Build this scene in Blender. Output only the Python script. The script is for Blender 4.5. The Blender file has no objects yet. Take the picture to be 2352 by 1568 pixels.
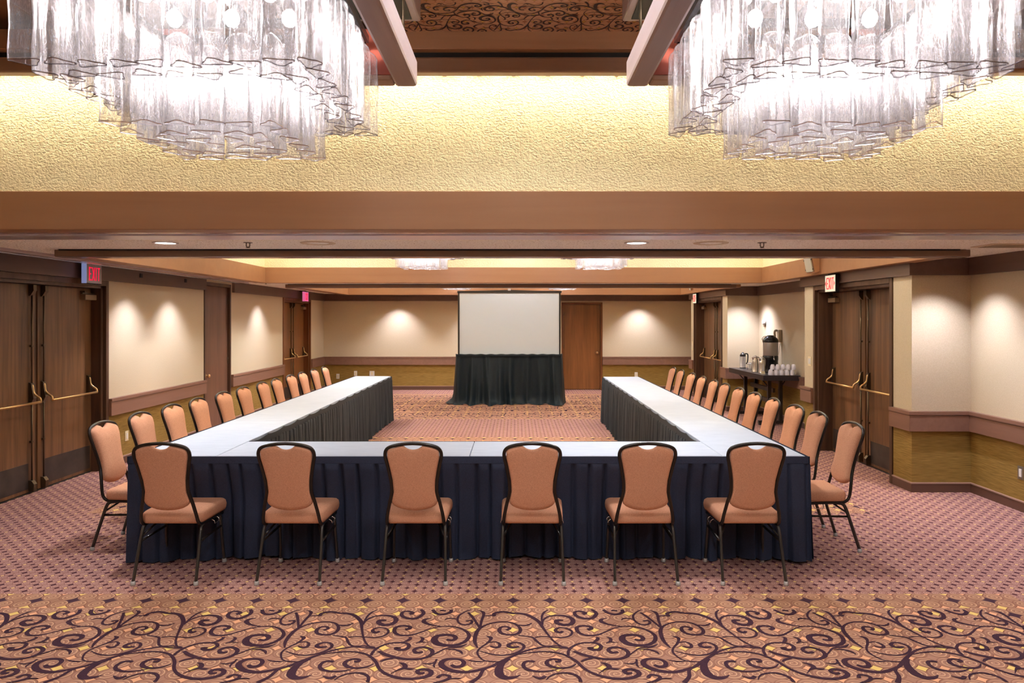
import bpy, bmesh, math, random
from mathutils import Vector, Matrix
random.seed(7)
PI = math.pi
SC = bpy.context.scene
COL = SC.collection

# ------------------------------------------------------------------ materials
def lin(c):
    c = c / 255.0
    return c / 12.92 if c <= 0.04045 else ((c + 0.055) / 1.055) ** 2.4
def rgb(r, g, b):
    return (lin(r), lin(g), lin(b), 1.0)

class N:
    """small wrapper that lets node maths be written as expressions"""
    def __init__(s, t, sock): s.t = t; s.s = sock
    def _op(s, op, o=None, o2=None):
        n = s.t.nodes.new('ShaderNodeMath'); n.operation = op
        s.t.links.new(s.s, n.inputs[0])
        for k, v in ((1, o), (2, o2)):
            if v is None: continue
            if isinstance(v, N): s.t.links.new(v.s, n.inputs[k])
            else: n.inputs[k].default_value = v
        return N(s.t, n.outputs[0])
    def __add__(s, o): return s._op('ADD', o)
    def __sub__(s, o): return s._op('SUBTRACT', o)
    def __mul__(s, o): return s._op('MULTIPLY', o)
    def __truediv__(s, o): return s._op('DIVIDE', o)
    def pw(s, e): return s._op('POWER', e)
    def abs(s): return s._op('ABSOLUTE')
    def fract(s): return s._op('FRACT')
    def lt(s, o): return s._op('LESS_THAN', o)
    def gt(s, o): return s._op('GREATER_THAN', o)
    def mx(s, o): return s._op('MAXIMUM', o)
    def mn(s, o): return s._op('MINIMUM', o)
    def sqrt(s): return s._op('SQRT')
    def atan2(s, o): return s._op('ARCTAN2', o)

def new_mat(name):
    m = bpy.data.materials.new(name); m.use_nodes = True
    t = m.node_tree; b = t.nodes['Principled BSDF']
    return m, t, b
def coords(t, kind='Object', scale=(1, 1, 1), rot=(0, 0, 0)):
    tc = t.nodes.new('ShaderNodeTexCoord'); mp = t.nodes.new('ShaderNodeMapping')
    mp.inputs['Scale'].default_value = scale; mp.inputs['Rotation'].default_value = rot
    t.links.new(tc.outputs[kind], mp.inputs['Vector'])
    return mp.outputs['Vector']
def noise(t, vec, scale, detail=3.0, rough=0.5, dist=0.0):
    n = t.nodes.new('ShaderNodeTexNoise')
    n.inputs['Scale'].default_value = scale; n.inputs['Detail'].default_value = detail
    n.inputs['Roughness'].default_value = rough; n.inputs['Distortion'].default_value = dist
    t.links.new(vec, n.inputs['Vector'])
    return n.outputs['Fac']
def ramp(t, fac, stops):
    r = t.nodes.new('ShaderNodeValToRGB'); e = r.color_ramp.elements
    while len(e) < len(stops): e.new(0.5)
    for k, (p, c) in enumerate(stops): e[k].position = p; e[k].color = c
    t.links.new(fac, r.inputs['Fac'])
    return r.outputs['Color']
def mixc(t, fac, a, b):
    m = t.nodes.new('ShaderNodeMix'); m.data_type = 'RGBA'
    for k, v in ((0, fac), (6, a), (7, b)):
        if isinstance(v, N): t.links.new(v.s, m.inputs[k])
        elif hasattr(v, 'is_linked'): t.links.new(v, m.inputs[k])
        else: m.inputs[k].default_value = v
    return m.outputs[2]
def bump(t, b, h, strength=0.3, dist=0.01):
    n = t.nodes.new('ShaderNodeBump'); n.inputs['Strength'].default_value = strength
    n.inputs['Distance'].default_value = dist
    t.links.new(h, n.inputs['Height']); t.links.new(n.outputs['Normal'], b.inputs['Normal'])
def plain(name, c, rough=0.5, metal=0.0, spec=0.5, emit=None, es=0.0, coat=0.0):
    m, t, b = new_mat(name)
    b.inputs['Base Color'].default_value = c; b.inputs['Roughness'].default_value = rough
    b.inputs['Metallic'].default_value = metal; b.inputs['Specular IOR Level'].default_value = spec
    b.inputs['Coat Weight'].default_value = coat
    if emit: b.inputs['Emission Color'].default_value = emit; b.inputs['Emission Strength'].default_value = es
    return m
def mottled(name, c1, c2, scale, rough=0.8, sc=(1, 1, 1), bs=0.0, bd=0.002, detail=4, spec=0.3, lo=0.35, hi=0.65):
    m, t, b = new_mat(name)
    f = noise(t, coords(t, 'Object', sc), scale, detail)
    t.links.new(ramp(t, f, [(lo, c1), (hi, c2)]), b.inputs['Base Color'])
    b.inputs['Roughness'].default_value = rough; b.inputs['Specular IOR Level'].default_value = spec
    if bs: bump(t, b, f, bs, bd)
    return m
def wood(name, c1, c2, axis='Z', rough=0.4, grain=7.0, spec=0.4):
    m, t, b = new_mat(name)
    sc = {'Z': (1, 1, .06), 'X': (.06, 1, 1), 'Y': (1, .06, 1)}[axis]
    v = coords(t, 'Object', sc)
    f1 = noise(t, v, grain * 4, 5, 0.6, 0.6)
    f2 = noise(t, v, grain, 3, 0.5, 1.2)
    c = mixc(t, 0.5, ramp(t, f1, [(.3, c1), (.7, c2)]), ramp(t, f2, [(.35, c1), (.65, c2)]))
    t.links.new(c, b.inputs['Base Color'])
    b.inputs['Roughness'].default_value = rough; b.inputs['Specular IOR Level'].default_value = spec
    bump(t, b, f1, 0.08, 0.002)
    return m

M = {}
M['wallpaper'] = mottled('wallpaper_cream', rgb(196, 179, 148), rgb(204, 188, 158), 130, .85, (1, 1, .8), .12, .001)
M['wainscot'] = mottled('grasscloth_olive', rgb(120, 94, 38), rgb(160, 130, 66), 9, .75, (.8, .8, 34), .25, .001)
M['valance'] = wood('valance_brown', rgb(94, 72, 60), rgb(108, 82, 70), 'Y', .4)
M['rail'] = wood('rail_mauve_brown', rgb(124, 90, 72), rgb(136, 100, 82), 'Y', .45)
M['base'] = plain('baseboard_brown', rgb(96, 66, 52), .5)
M['basecap'] = plain('baseboard_cap', rgb(170, 138, 122), .5)
M['beam'] = wood('beam_paint_brown', rgb(142, 98, 64), rgb(153, 108, 73), 'X', .45, 3)
M['trimwood'] = wood('trim_taupe_wood', rgb(150, 116, 92), rgb(168, 134, 108), 'X', .35, 5)
M['framewood'] = wood('frame_taupe_wood', rgb(140, 120, 116), rgb(162, 142, 136), 'Y', .35, 5)
M['fasciawood'] = wood('fascia_brown_wood', rgb(150, 106, 72), rgb(168, 122, 86), 'X', .4, 4)
M['redwood'] = wood('red_inner_wood', rgb(140, 62, 46), rgb(164, 80, 60), 'X', .4, 4)
M['darkbeam'] = plain('dark_beam_brown', rgb(126, 96, 74), .45)
M['black'] = plain('matt_black', rgb(16, 14, 12), .6)
M['metalrail'] = plain('track_metal', rgb(232, 232, 244), .3, .9)
M['trackgloss'] = plain('track_gloss_brown', rgb(190, 172, 174), .25, .6)
M['oak'] = wood('door_walnut', rgb(64, 43, 28), rgb(130, 92, 60), 'Z', .35, 6)
M['oakr'] = wood('door_red_brown', rgb(100, 62, 32), rgb(140, 90, 50), 'Z', .35, 6)
M['slim'] = wood('door_mauve_brown', rgb(92, 62, 46), rgb(120, 84, 64), 'Z', .4, 6)
M['jamb'] = wood('jamb_dark_brown', rgb(62, 42, 30), rgb(100, 72, 54), 'Z', .4, 6)
M['jambr'] = wood('jamb_red_brown', rgb(94, 54, 26), rgb(122, 72, 38), 'Z', .4, 6)
M['brass'] = plain('brass_bar', rgb(214, 178, 122), .3, .85)
M['bronze'] = plain('dark_bronze', rgb(92, 78, 60), .35, .8)
M['kick'] = mottled('kick_plate_dark', rgb(40, 34, 30), rgb(62, 54, 48), 6, .4, spec=.5)
M['closer'] = plain('closer_tan', rgb(150, 124, 96), .4, .3)
M['peach'] = mottled('peach_fabric', rgb(198, 140, 106), rgb(216, 159, 125), 190, .9, (1, 1, 1), .25, .0008, 2)
M['frame'] = plain('chair_frame_black', rgb(34, 27, 23), .25, .3, .6)
M['legmetal'] = plain('chair_leg_dark_metal', rgb(72, 66, 60), .28, .55, .5)
M['glide'] = plain('chair_glide_clear', rgb(176, 172, 166), .25, .2)
M['chrome'] = plain('chrome', rgb(222, 218, 214), .22, .9)
M['steel'] = plain('brushed_steel', rgb(172, 167, 163), .34, .9)
M['white_top'] = mottled('white_cloth', rgb(178, 186, 199), rgb(188, 195, 207), 5, .7, (1, 6, 1), .05, .001)
M['navy'] = mottled('navy_skirt_cloth', rgb(40, 46, 63), rgb(50, 57, 78), 240, .75, (1, 1, 1), .2, .0006, 2)
M['blackskirt'] = mottled('black_skirt_cloth', rgb(40, 44, 47), rgb(52, 56, 58), 240, .75, (1, 1, 1), .2, .0006, 2)
M['screencloth'] = mottled('dark_teal_black_cloth', rgb(17, 28, 36), rgb(24, 37, 46), 90, .6)
M['screen'] = plain('screen_white', rgb(218, 230, 240), .6)
M['screenframe'] = plain('screen_border_black', rgb(40, 36, 34), .5)
M['tabletop_dark'] = mottled('laminate_charcoal', rgb(46, 42, 46), rgb(58, 54, 58), 60, .28)
M['leg_dark'] = plain('table_leg_dark', rgb(34, 25, 21), .45)
M['white'] = plain('white_plastic', rgb(226, 222, 214), .4)
M['ivory'] = plain('ivory_plastic', rgb(224, 208, 168), .45)
M['silverplate'] = plain('steel_plate', rgb(168, 158, 140), .35, .8)
M['china'] = plain('white_china', rgb(232, 230, 236), .2, 0, .5)
M['beige'] = plain('beige_plastic', rgb(164, 146, 118), .45)
M['blackplastic'] = plain('black_plastic', rgb(24, 22, 22), .25)
M['signface'] = plain('sign_face_pale', rgb(206, 204, 182), .4, 0, .4, rgb(206, 204, 182), .25)
M['signsilver'] = plain('sign_face_silver', rgb(182, 176, 176), .45, 0)
M['signend'] = plain('sign_lit_end', rgb(150, 158, 196), .3, 0, .4, rgb(150, 162, 215), .18)
M['signpink'] = plain('sign_lit_pink', rgb(220, 120, 170), .3, 0, .4, rgb(225, 110, 165), .25)
M['redglow'] = plain('sign_red_glow', rgb(230, 30, 70), .4, 0, .4, rgb(240, 25, 75), .25)
M['red'] = plain('sign_red', rgb(200, 50, 48), .4, 0, .4, rgb(205, 40, 45), .35)
M['lens'] = plain('lamp_lens', rgb(255, 255, 255), .4, 0, .4, (1, .97, .97, 1), 5.0)
M['bulb'] = plain('bulb_glow', rgb(255, 250, 240), .4, 0, .4, (1.0, .94, .92, 1), 30.0)
M['cove'] = plain('cove_lamp', rgb(255, 240, 200), .4, 0, .4, (1.0, .91, .70, 1), 12.5)
M['covebulb'] = plain('cove_bulb', rgb(255, 240, 200), .4, 0, .4, (1.0, .93, .76, 1), 20.0)
M['grille'] = plain('speaker_grille_cream', rgb(212, 196, 166), .7)

def stucco(name, c, scale, strength, dist, speck=None):
    m, t, b = new_mat(name)
    v = coords(t, 'Object', (1, 1, 1.5))
    f = noise(t, v, scale, 1.5, .5, .35)
    f2 = noise(t, v, scale * 4, 2, .5)
    h = ramp(t, f, [(.40, (0, 0, 0, 1)), (.56, (1, 1, 1, 1))])
    hh = N(t, h) + N(t, f2) * .12
    b.inputs['Base Color'].default_value = c
    if speck:
        f3 = noise(t, coords(t, 'Object', (1, 1, 1)), 75, 2, .5, .8)
        t.links.new(ramp(t, f3, [(.33, speck), (.41, c)]), b.inputs['Base Color'])
    b.inputs['Roughness'].default_value = .8; b.inputs['Specular IOR Level'].default_value = .25
    bump(t, b, hh.s, strength, dist)
    return m
M['stucco'] = stucco('yellow_stucco', rgb(246, 233, 188), 58, .8, .007)
M['ceil'] = stucco('ceiling_texture_cream', rgb(252, 250, 240), 60, .5, .004, rgb(176, 160, 130))  # dark specks paint the shade inside small ceiling fissures

def glass_mat():
    m = bpy.data.materials.new('rippled_clear_glass'); m.use_nodes = True
    t = m.node_tree; t.nodes.clear()
    out = t.nodes.new('ShaderNodeOutputMaterial')
    v = coords(t, 'Object', (1, 1, .30))
    f = noise(t, v, 55, 4, .6, 1.2)
    bn = t.nodes.new('ShaderNodeBump'); bn.inputs['Strength'].default_value = .7; bn.inputs['Distance'].default_value = .004
    t.links.new(f, bn.inputs['Height'])
    tr = t.nodes.new('ShaderNodeBsdfTransparent'); tr.inputs['Color'].default_value = (.968, .962, .966, 1)
    gl = t.nodes.new('ShaderNodeBsdfGlossy'); gl.inputs['Roughness'].default_value = .24
    gl.inputs['Color'].default_value = (.95, .94, .955, 1)
    tl = t.nodes.new('ShaderNodeBsdfTranslucent'); tl.inputs['Color'].default_value = (.94, .925, .935, 1)
    df = t.nodes.new('ShaderNodeBsdfDiffuse'); df.inputs['Color'].default_value = (.94, .925, .935, 1)
    for n in (gl, tl, df): t.links.new(bn.outputs['Normal'], n.inputs['Normal'])
    lw = t.nodes.new('ShaderNodeLayerWeight'); lw.inputs['Blend'].default_value = .30
    t.links.new(bn.outputs['Normal'], lw.inputs['Normal'])
    streak = ramp(t, f, [(.40, (0, 0, 0, 1)), (.75, (1, 1, 1, 1))])
    f2 = noise(t, v, 150, 4, .62, 1.6)
    fleck = ramp(t, f2, [(.42, (0, 0, 0, 1)), (.66, (1, 1, 1, 1))])
    t.links.new(mixc(t, N(t, fleck), (.975, .970, .971, 1), (.82, .81, .815, 1)), tr.inputs['Color'])
    milk = N(t, streak) * .14 + N(t, fleck) * .13 + .05
    a = t.nodes.new('ShaderNodeMixShader'); a.inputs[0].default_value = .5
    t.links.new(tl.outputs[0], a.inputs[1]); t.links.new(df.outputs[0], a.inputs[2])
    b = t.nodes.new('ShaderNodeMixShader'); t.links.new(milk.s, b.inputs[0])
    t.links.new(tr.outputs[0], b.inputs[1]); t.links.new(a.outputs[0], b.inputs[2])
    c = t.nodes.new('ShaderNodeMixShader')
    fr = (N(t, lw.outputs['Fresnel']) * .75).mn(.6)
    t.links.new(fr.s, c.inputs[0])
    t.links.new(b.outputs[0], c.inputs[1]); t.links.new(gl.outputs[0], c.inputs[2])
    t.links.new(c.outputs[0], out.inputs['Surface'])
    return m
M['glass'] = glass_mat()
def rim_mat(name, c):
    m = bpy.data.materials.new(name); m.use_nodes = True
    t = m.node_tree; t.nodes.clear()
    out = t.nodes.new('ShaderNodeOutputMaterial')
    tr = t.nodes.new('ShaderNodeBsdfTransparent'); gl = t.nodes.new('ShaderNodeBsdfGlossy')
    gl.inputs['Color'].default_value = c; gl.inputs['Roughness'].default_value = .2
    mx = t.nodes.new('ShaderNodeMixShader'); mx.inputs[0].default_value = .85
    t.links.new(tr.outputs[0], mx.inputs[1]); t.links.new(gl.outputs[0], mx.inputs[2])
    t.links.new(mx.outputs[0], out.inputs['Surface'])
    return m
M['rim'] = rim_mat('glass_cut_edge', (.34, .30, .32, 1)); M['rim_lit'] = rim_mat('glass_cut_edge_lit', (.85, .82, .88, 1))  # lower tier edges take a paler copy, coloured as if brightly lit

def carpet(name, per, ox, oy, base1, base2, c00, c50, c05, r00, r50, r05, spl, spd, tw=5.2, rs=.46):
    """woven carpet: a lattice of concave lozenges with curled lines between them"""
    m, t, b = new_mat(name)
    tc = t.nodes.new('ShaderNodeTexCoord'); sp = t.nodes.new('ShaderNodeSeparateXYZ')
    t.links.new(tc.outputs['Object'], sp.inputs[0])
    u = (N(t, sp.outputs['X']) - ox) / per
    v = (N(t, sp.outputs['Y']) - oy) / per
    def cell(du, dv, s=1.0):
        return ((u * s + (.5 + du)).fract() - .5), ((v * s + (.5 + dv)).fract() - .5)
    nz = noise(t, tc.outputs['Object'], 9, 3)
    fine = noise(t, tc.outputs['Object'], 420, 2)
    col = ramp(t, nz, [(.35, base1), (.65, base2)])
    # curls
    a, c = cell(0.5, 0.5, 2.0)
    r = (a * a + c * c).sqrt()
    s = (r * tw - c.atan2(a) / (2 * PI)).fract()
    inr = r.lt(rs)
    col = mixc(t, (s.gt(.42) * s.lt(.54)) * inr * .6, col, spd)
    col = mixc(t, s.lt(.16) * inr * .85, col, spl)
    col = mixc(t, (r.gt(.46) * r.lt(.52)) * .45, col, spd)
    for du, dv, cc, rr, p in ((0, 0, c00, r00, .85), (.5, 0, c50, r50, .85), (0, .5, c05, r05, .72)):
        if cc is None: continue
        a, c = cell(du, dv)
        d = a.abs().pw(p) + c.abs().pw(p)
        col = mixc(t, d.lt((rr * 1.22) ** p) * .8, col, spd if cc[0] > .2 else cc)
        col = mixc(t, d.lt(rr ** p), col, cc)
    t.links.new(mixc(t, N(t, fine) * .22, col, rgb(60, 40, 36)), b.inputs['Base Color'])
    b.inputs['Roughness'].default_value = .95; b.inputs['Specular IOR Level'].default_value = .1
    bump(t, b, fine, .35, .003)
    return m
YEL, PNK, PUR = rgb(234, 200, 120), rgb(232, 172, 134), rgb(70, 46, 60)
M['carpet_small'] = carpet('carpet_small_lozenge', .1127, .03, 4.62, rgb(160, 116, 108), rgb(172, 127, 116), rgb(236, 196, 132), rgb(80, 42, 48), rgb(78, 40, 50), .13, .145, .20, rgb(226, 186, 168), rgb(104, 58, 58), 4.6, .40)
M['carpet_band'] = carpet('carpet_border_band', .2254, -.02, 4.41, rgb(162, 118, 96), rgb(172, 127, 104), YEL, PNK, PUR, .16, .13, .20, rgb(226, 184, 144), rgb(122, 74, 58))
M['carpet_scroll'] = carpet('carpet_scroll_ground', .2254, -.02, 4.32, rgb(166, 122, 104), rgb(176, 131, 112), YEL, PNK, PNK, .15, .13, .15, rgb(232, 190, 150), rgb(124, 78, 62))
M['vine'] = mottled('carpet_purple_vine', rgb(56, 34, 46), rgb(70, 46, 58), 300, .95, spec=.1)
M['panel'] = carpet('ceiling_panel_print', .094, 0, 4.1, rgb(206, 160, 124), rgb(216, 170, 134), rgb(200, 160, 90), rgb(176, 120, 90), None, .15, .14, .1, rgb(180, 134, 104), rgb(110, 70, 54))
M['vine_panel'] = plain('ceiling_panel_vine', rgb(58, 36, 32), .7)

for k in ('bulb', 'covebulb', 'lens', 'signface', 'signend', 'signpink', 'redglow', 'red'): M[k].cycles.emission_sampling = 'NONE'

# ------------------------------------------------------------------ mesh building
class MB:
    def __init__(s): s.bm = bmesh.new()
    def face(s, vs, mi=0, smooth=False):
        try:
            f = s.bm.faces.new(vs); f.material_index = mi; f.smooth = smooth; return f
        except ValueError: return None
    def box(s, x0, x1, y0, y1, z0, z1, bev=0.0, mi=0):
        v = [s.bm.verts.new((x, y, z)) for z in (z0, z1) for y in (y0, y1) for x in (x0, x1)]
        fs = [s.face([v[i] for i in q], mi) for q in ((0, 2, 3, 1), (4, 5, 7, 6), (0, 1, 5, 4), (2, 6, 7, 3), (0, 4, 6, 2), (1, 3, 7, 5))]
        if bev:
            es = list({e for f in fs for e in f.edges})
            r = bmesh.ops.bevel(s.bm, geom=es, offset=bev, segments=2, profile=.5, affect='EDGES', clamp_overlap=True)
            for f in r['faces']: f.material_index = mi
        return s
    def ring(s, pts): return [s.bm.verts.new(p) for p in pts]
    def loft(s, rings, closed=True, cap0=True, cap1=True, mi=0, smooth=True):
        R = [s.ring(r) for r in rings]
        n = len(R[0])
        for a, b in zip(R, R[1:]):
            for i in range(n if closed else n - 1):
                j = (i + 1) % n
                s.face([a[i], a[j], b[j], b[i]], mi, smooth)
        if cap0: s.face(R[0][::-1], mi)
        if cap1: s.face(R[-1], mi)
        return R
    def tube(s, pts, r, sides=8, mi=0, flat=1.0, smooth=True):
        P = [Vector(p) for p in pts]; rings = []; up = None
        for i, p in enumerate(P):
            d = (P[min(i + 1, len(P) - 1)] - P[max(i - 1, 0)]).normalized()
            if up is None: up = Vector((0, 0, 1)) if abs(d.z) < .9 else Vector((1, 0, 0))
            a = (up - d * up.dot(d)).normalized(); b = d.cross(a); up = a
            rr = r[i] if isinstance(r, (list, tuple)) else r
            rings.append([p + a * (math.cos(2 * PI * k / sides) * rr) + b * (math.sin(2 * PI * k / sides) * rr * flat) for k in range(sides)])
        s.loft(rings, True, True, True, mi, smooth)
        return s
    def lathe(s, prof, c=(0, 0, 0), seg=24, mi=0, axis='Z', cap=True):
        rings = []
        for r, z in prof:
            ring = []
            for k in range(seg):
                a = 2 * PI * k / seg; x, y = r * math.cos(a), r * math.sin(a)
                if axis == 'Z': q = (x, y, z)
                elif axis == 'X': q = (z, x, y)
                else: q = (x, -z, y)
                ring.append((c[0] + q[0], c[1] + q[1], c[2] + q[2]))
            rings.append(ring)
        s.loft(rings, True, cap, cap, mi)
        return s
    def prism(s, poly, z0, z1, plane='XY', mi=0):
        def P(a, b, z): return {'XY': (a, b, z), 'XZ': (a, z, b), 'YZ': (z, a, b)}[plane]
        s.loft([[P(a, b, z0) for a, b in poly], [P(a, b, z1) for a, b in poly]], True, True, True, mi, False)
        return s
    def grid(s, rows, mi=0, smooth=True):
        s.loft(rows, False, False, False, mi, smooth); return s
    def mesh(s, name, mats):
        bmesh.ops.recalc_face_normals(s.bm, faces=s.bm.faces)
        me = bpy.data.meshes.new(name); s.bm.to_mesh(me); s.bm.free()
        for m in (mats if isinstance(mats, (list, tuple)) else [mats]): me.materials.append(m)
        return me
    def build(s, name, mats, parent=None, loc=(0, 0, 0), rz=0.0):
        o = bpy.data.objects.new(name, s.mesh(name, mats)); COL.objects.link(o)
        o.location = loc; o.rotation_euler = (0, 0, rz)
        if parent: o.parent = parent
        return o
def curve(pts, n=6):
    """Catmull-Rom through the points"""
    P = [Vector(p) for p in pts]; out = []
    for i in range(len(P) - 1):
        a, b, c, d = P[max(i - 1, 0)], P[i], P[i + 1], P[min(i + 2, len(P) - 1)]
        for k in range(n):
            t = k / n
            out.append(.5 * ((2 * b) + (c - a) * t + (2 * a - 5 * b + 4 * c - d) * t * t + (3 * b - a - 3 * c + d) * t ** 3))
    out.append(P[-1]); return out
def empty(name, loc=(0, 0, 0), rz=0.0):
    o = bpy.data.objects.new(name, None); COL.objects.link(o); o.empty_display_size = .1
    o.location = loc; o.rotation_euler = (0, 0, rz); return o
def tag(o, label=None, cat=None, group=None, kind=None):
    if label: o['label'] = label
    if cat: o['category'] = cat
    if group: o['group'] = group
    if kind: o['kind'] = kind
    return o
def thing(name, label, cat, loc=(0, 0, 0), rz=0.0, group=None): return tag(empty(name, loc, rz), label, cat, group)
def struct(mb, name, mats, parent=None, loc=(0, 0, 0), rz=0.0):
    o = mb.build(name, mats, parent, loc, rz)
    if parent is None: o['kind'] = 'structure'
    return o
KIDS = {}
def copy_tree(o, parent=None):
    c = o.copy(); COL.objects.link(c)
    if parent: c.parent = parent
    for ch in list(o.children): copy_tree(ch, c)
    return c
ORD = ['first', 'second', 'third', 'fourth', 'fifth', 'sixth', 'seventh', 'eighth', 'ninth', 'tenth', 'eleventh', 'twelfth']

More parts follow.
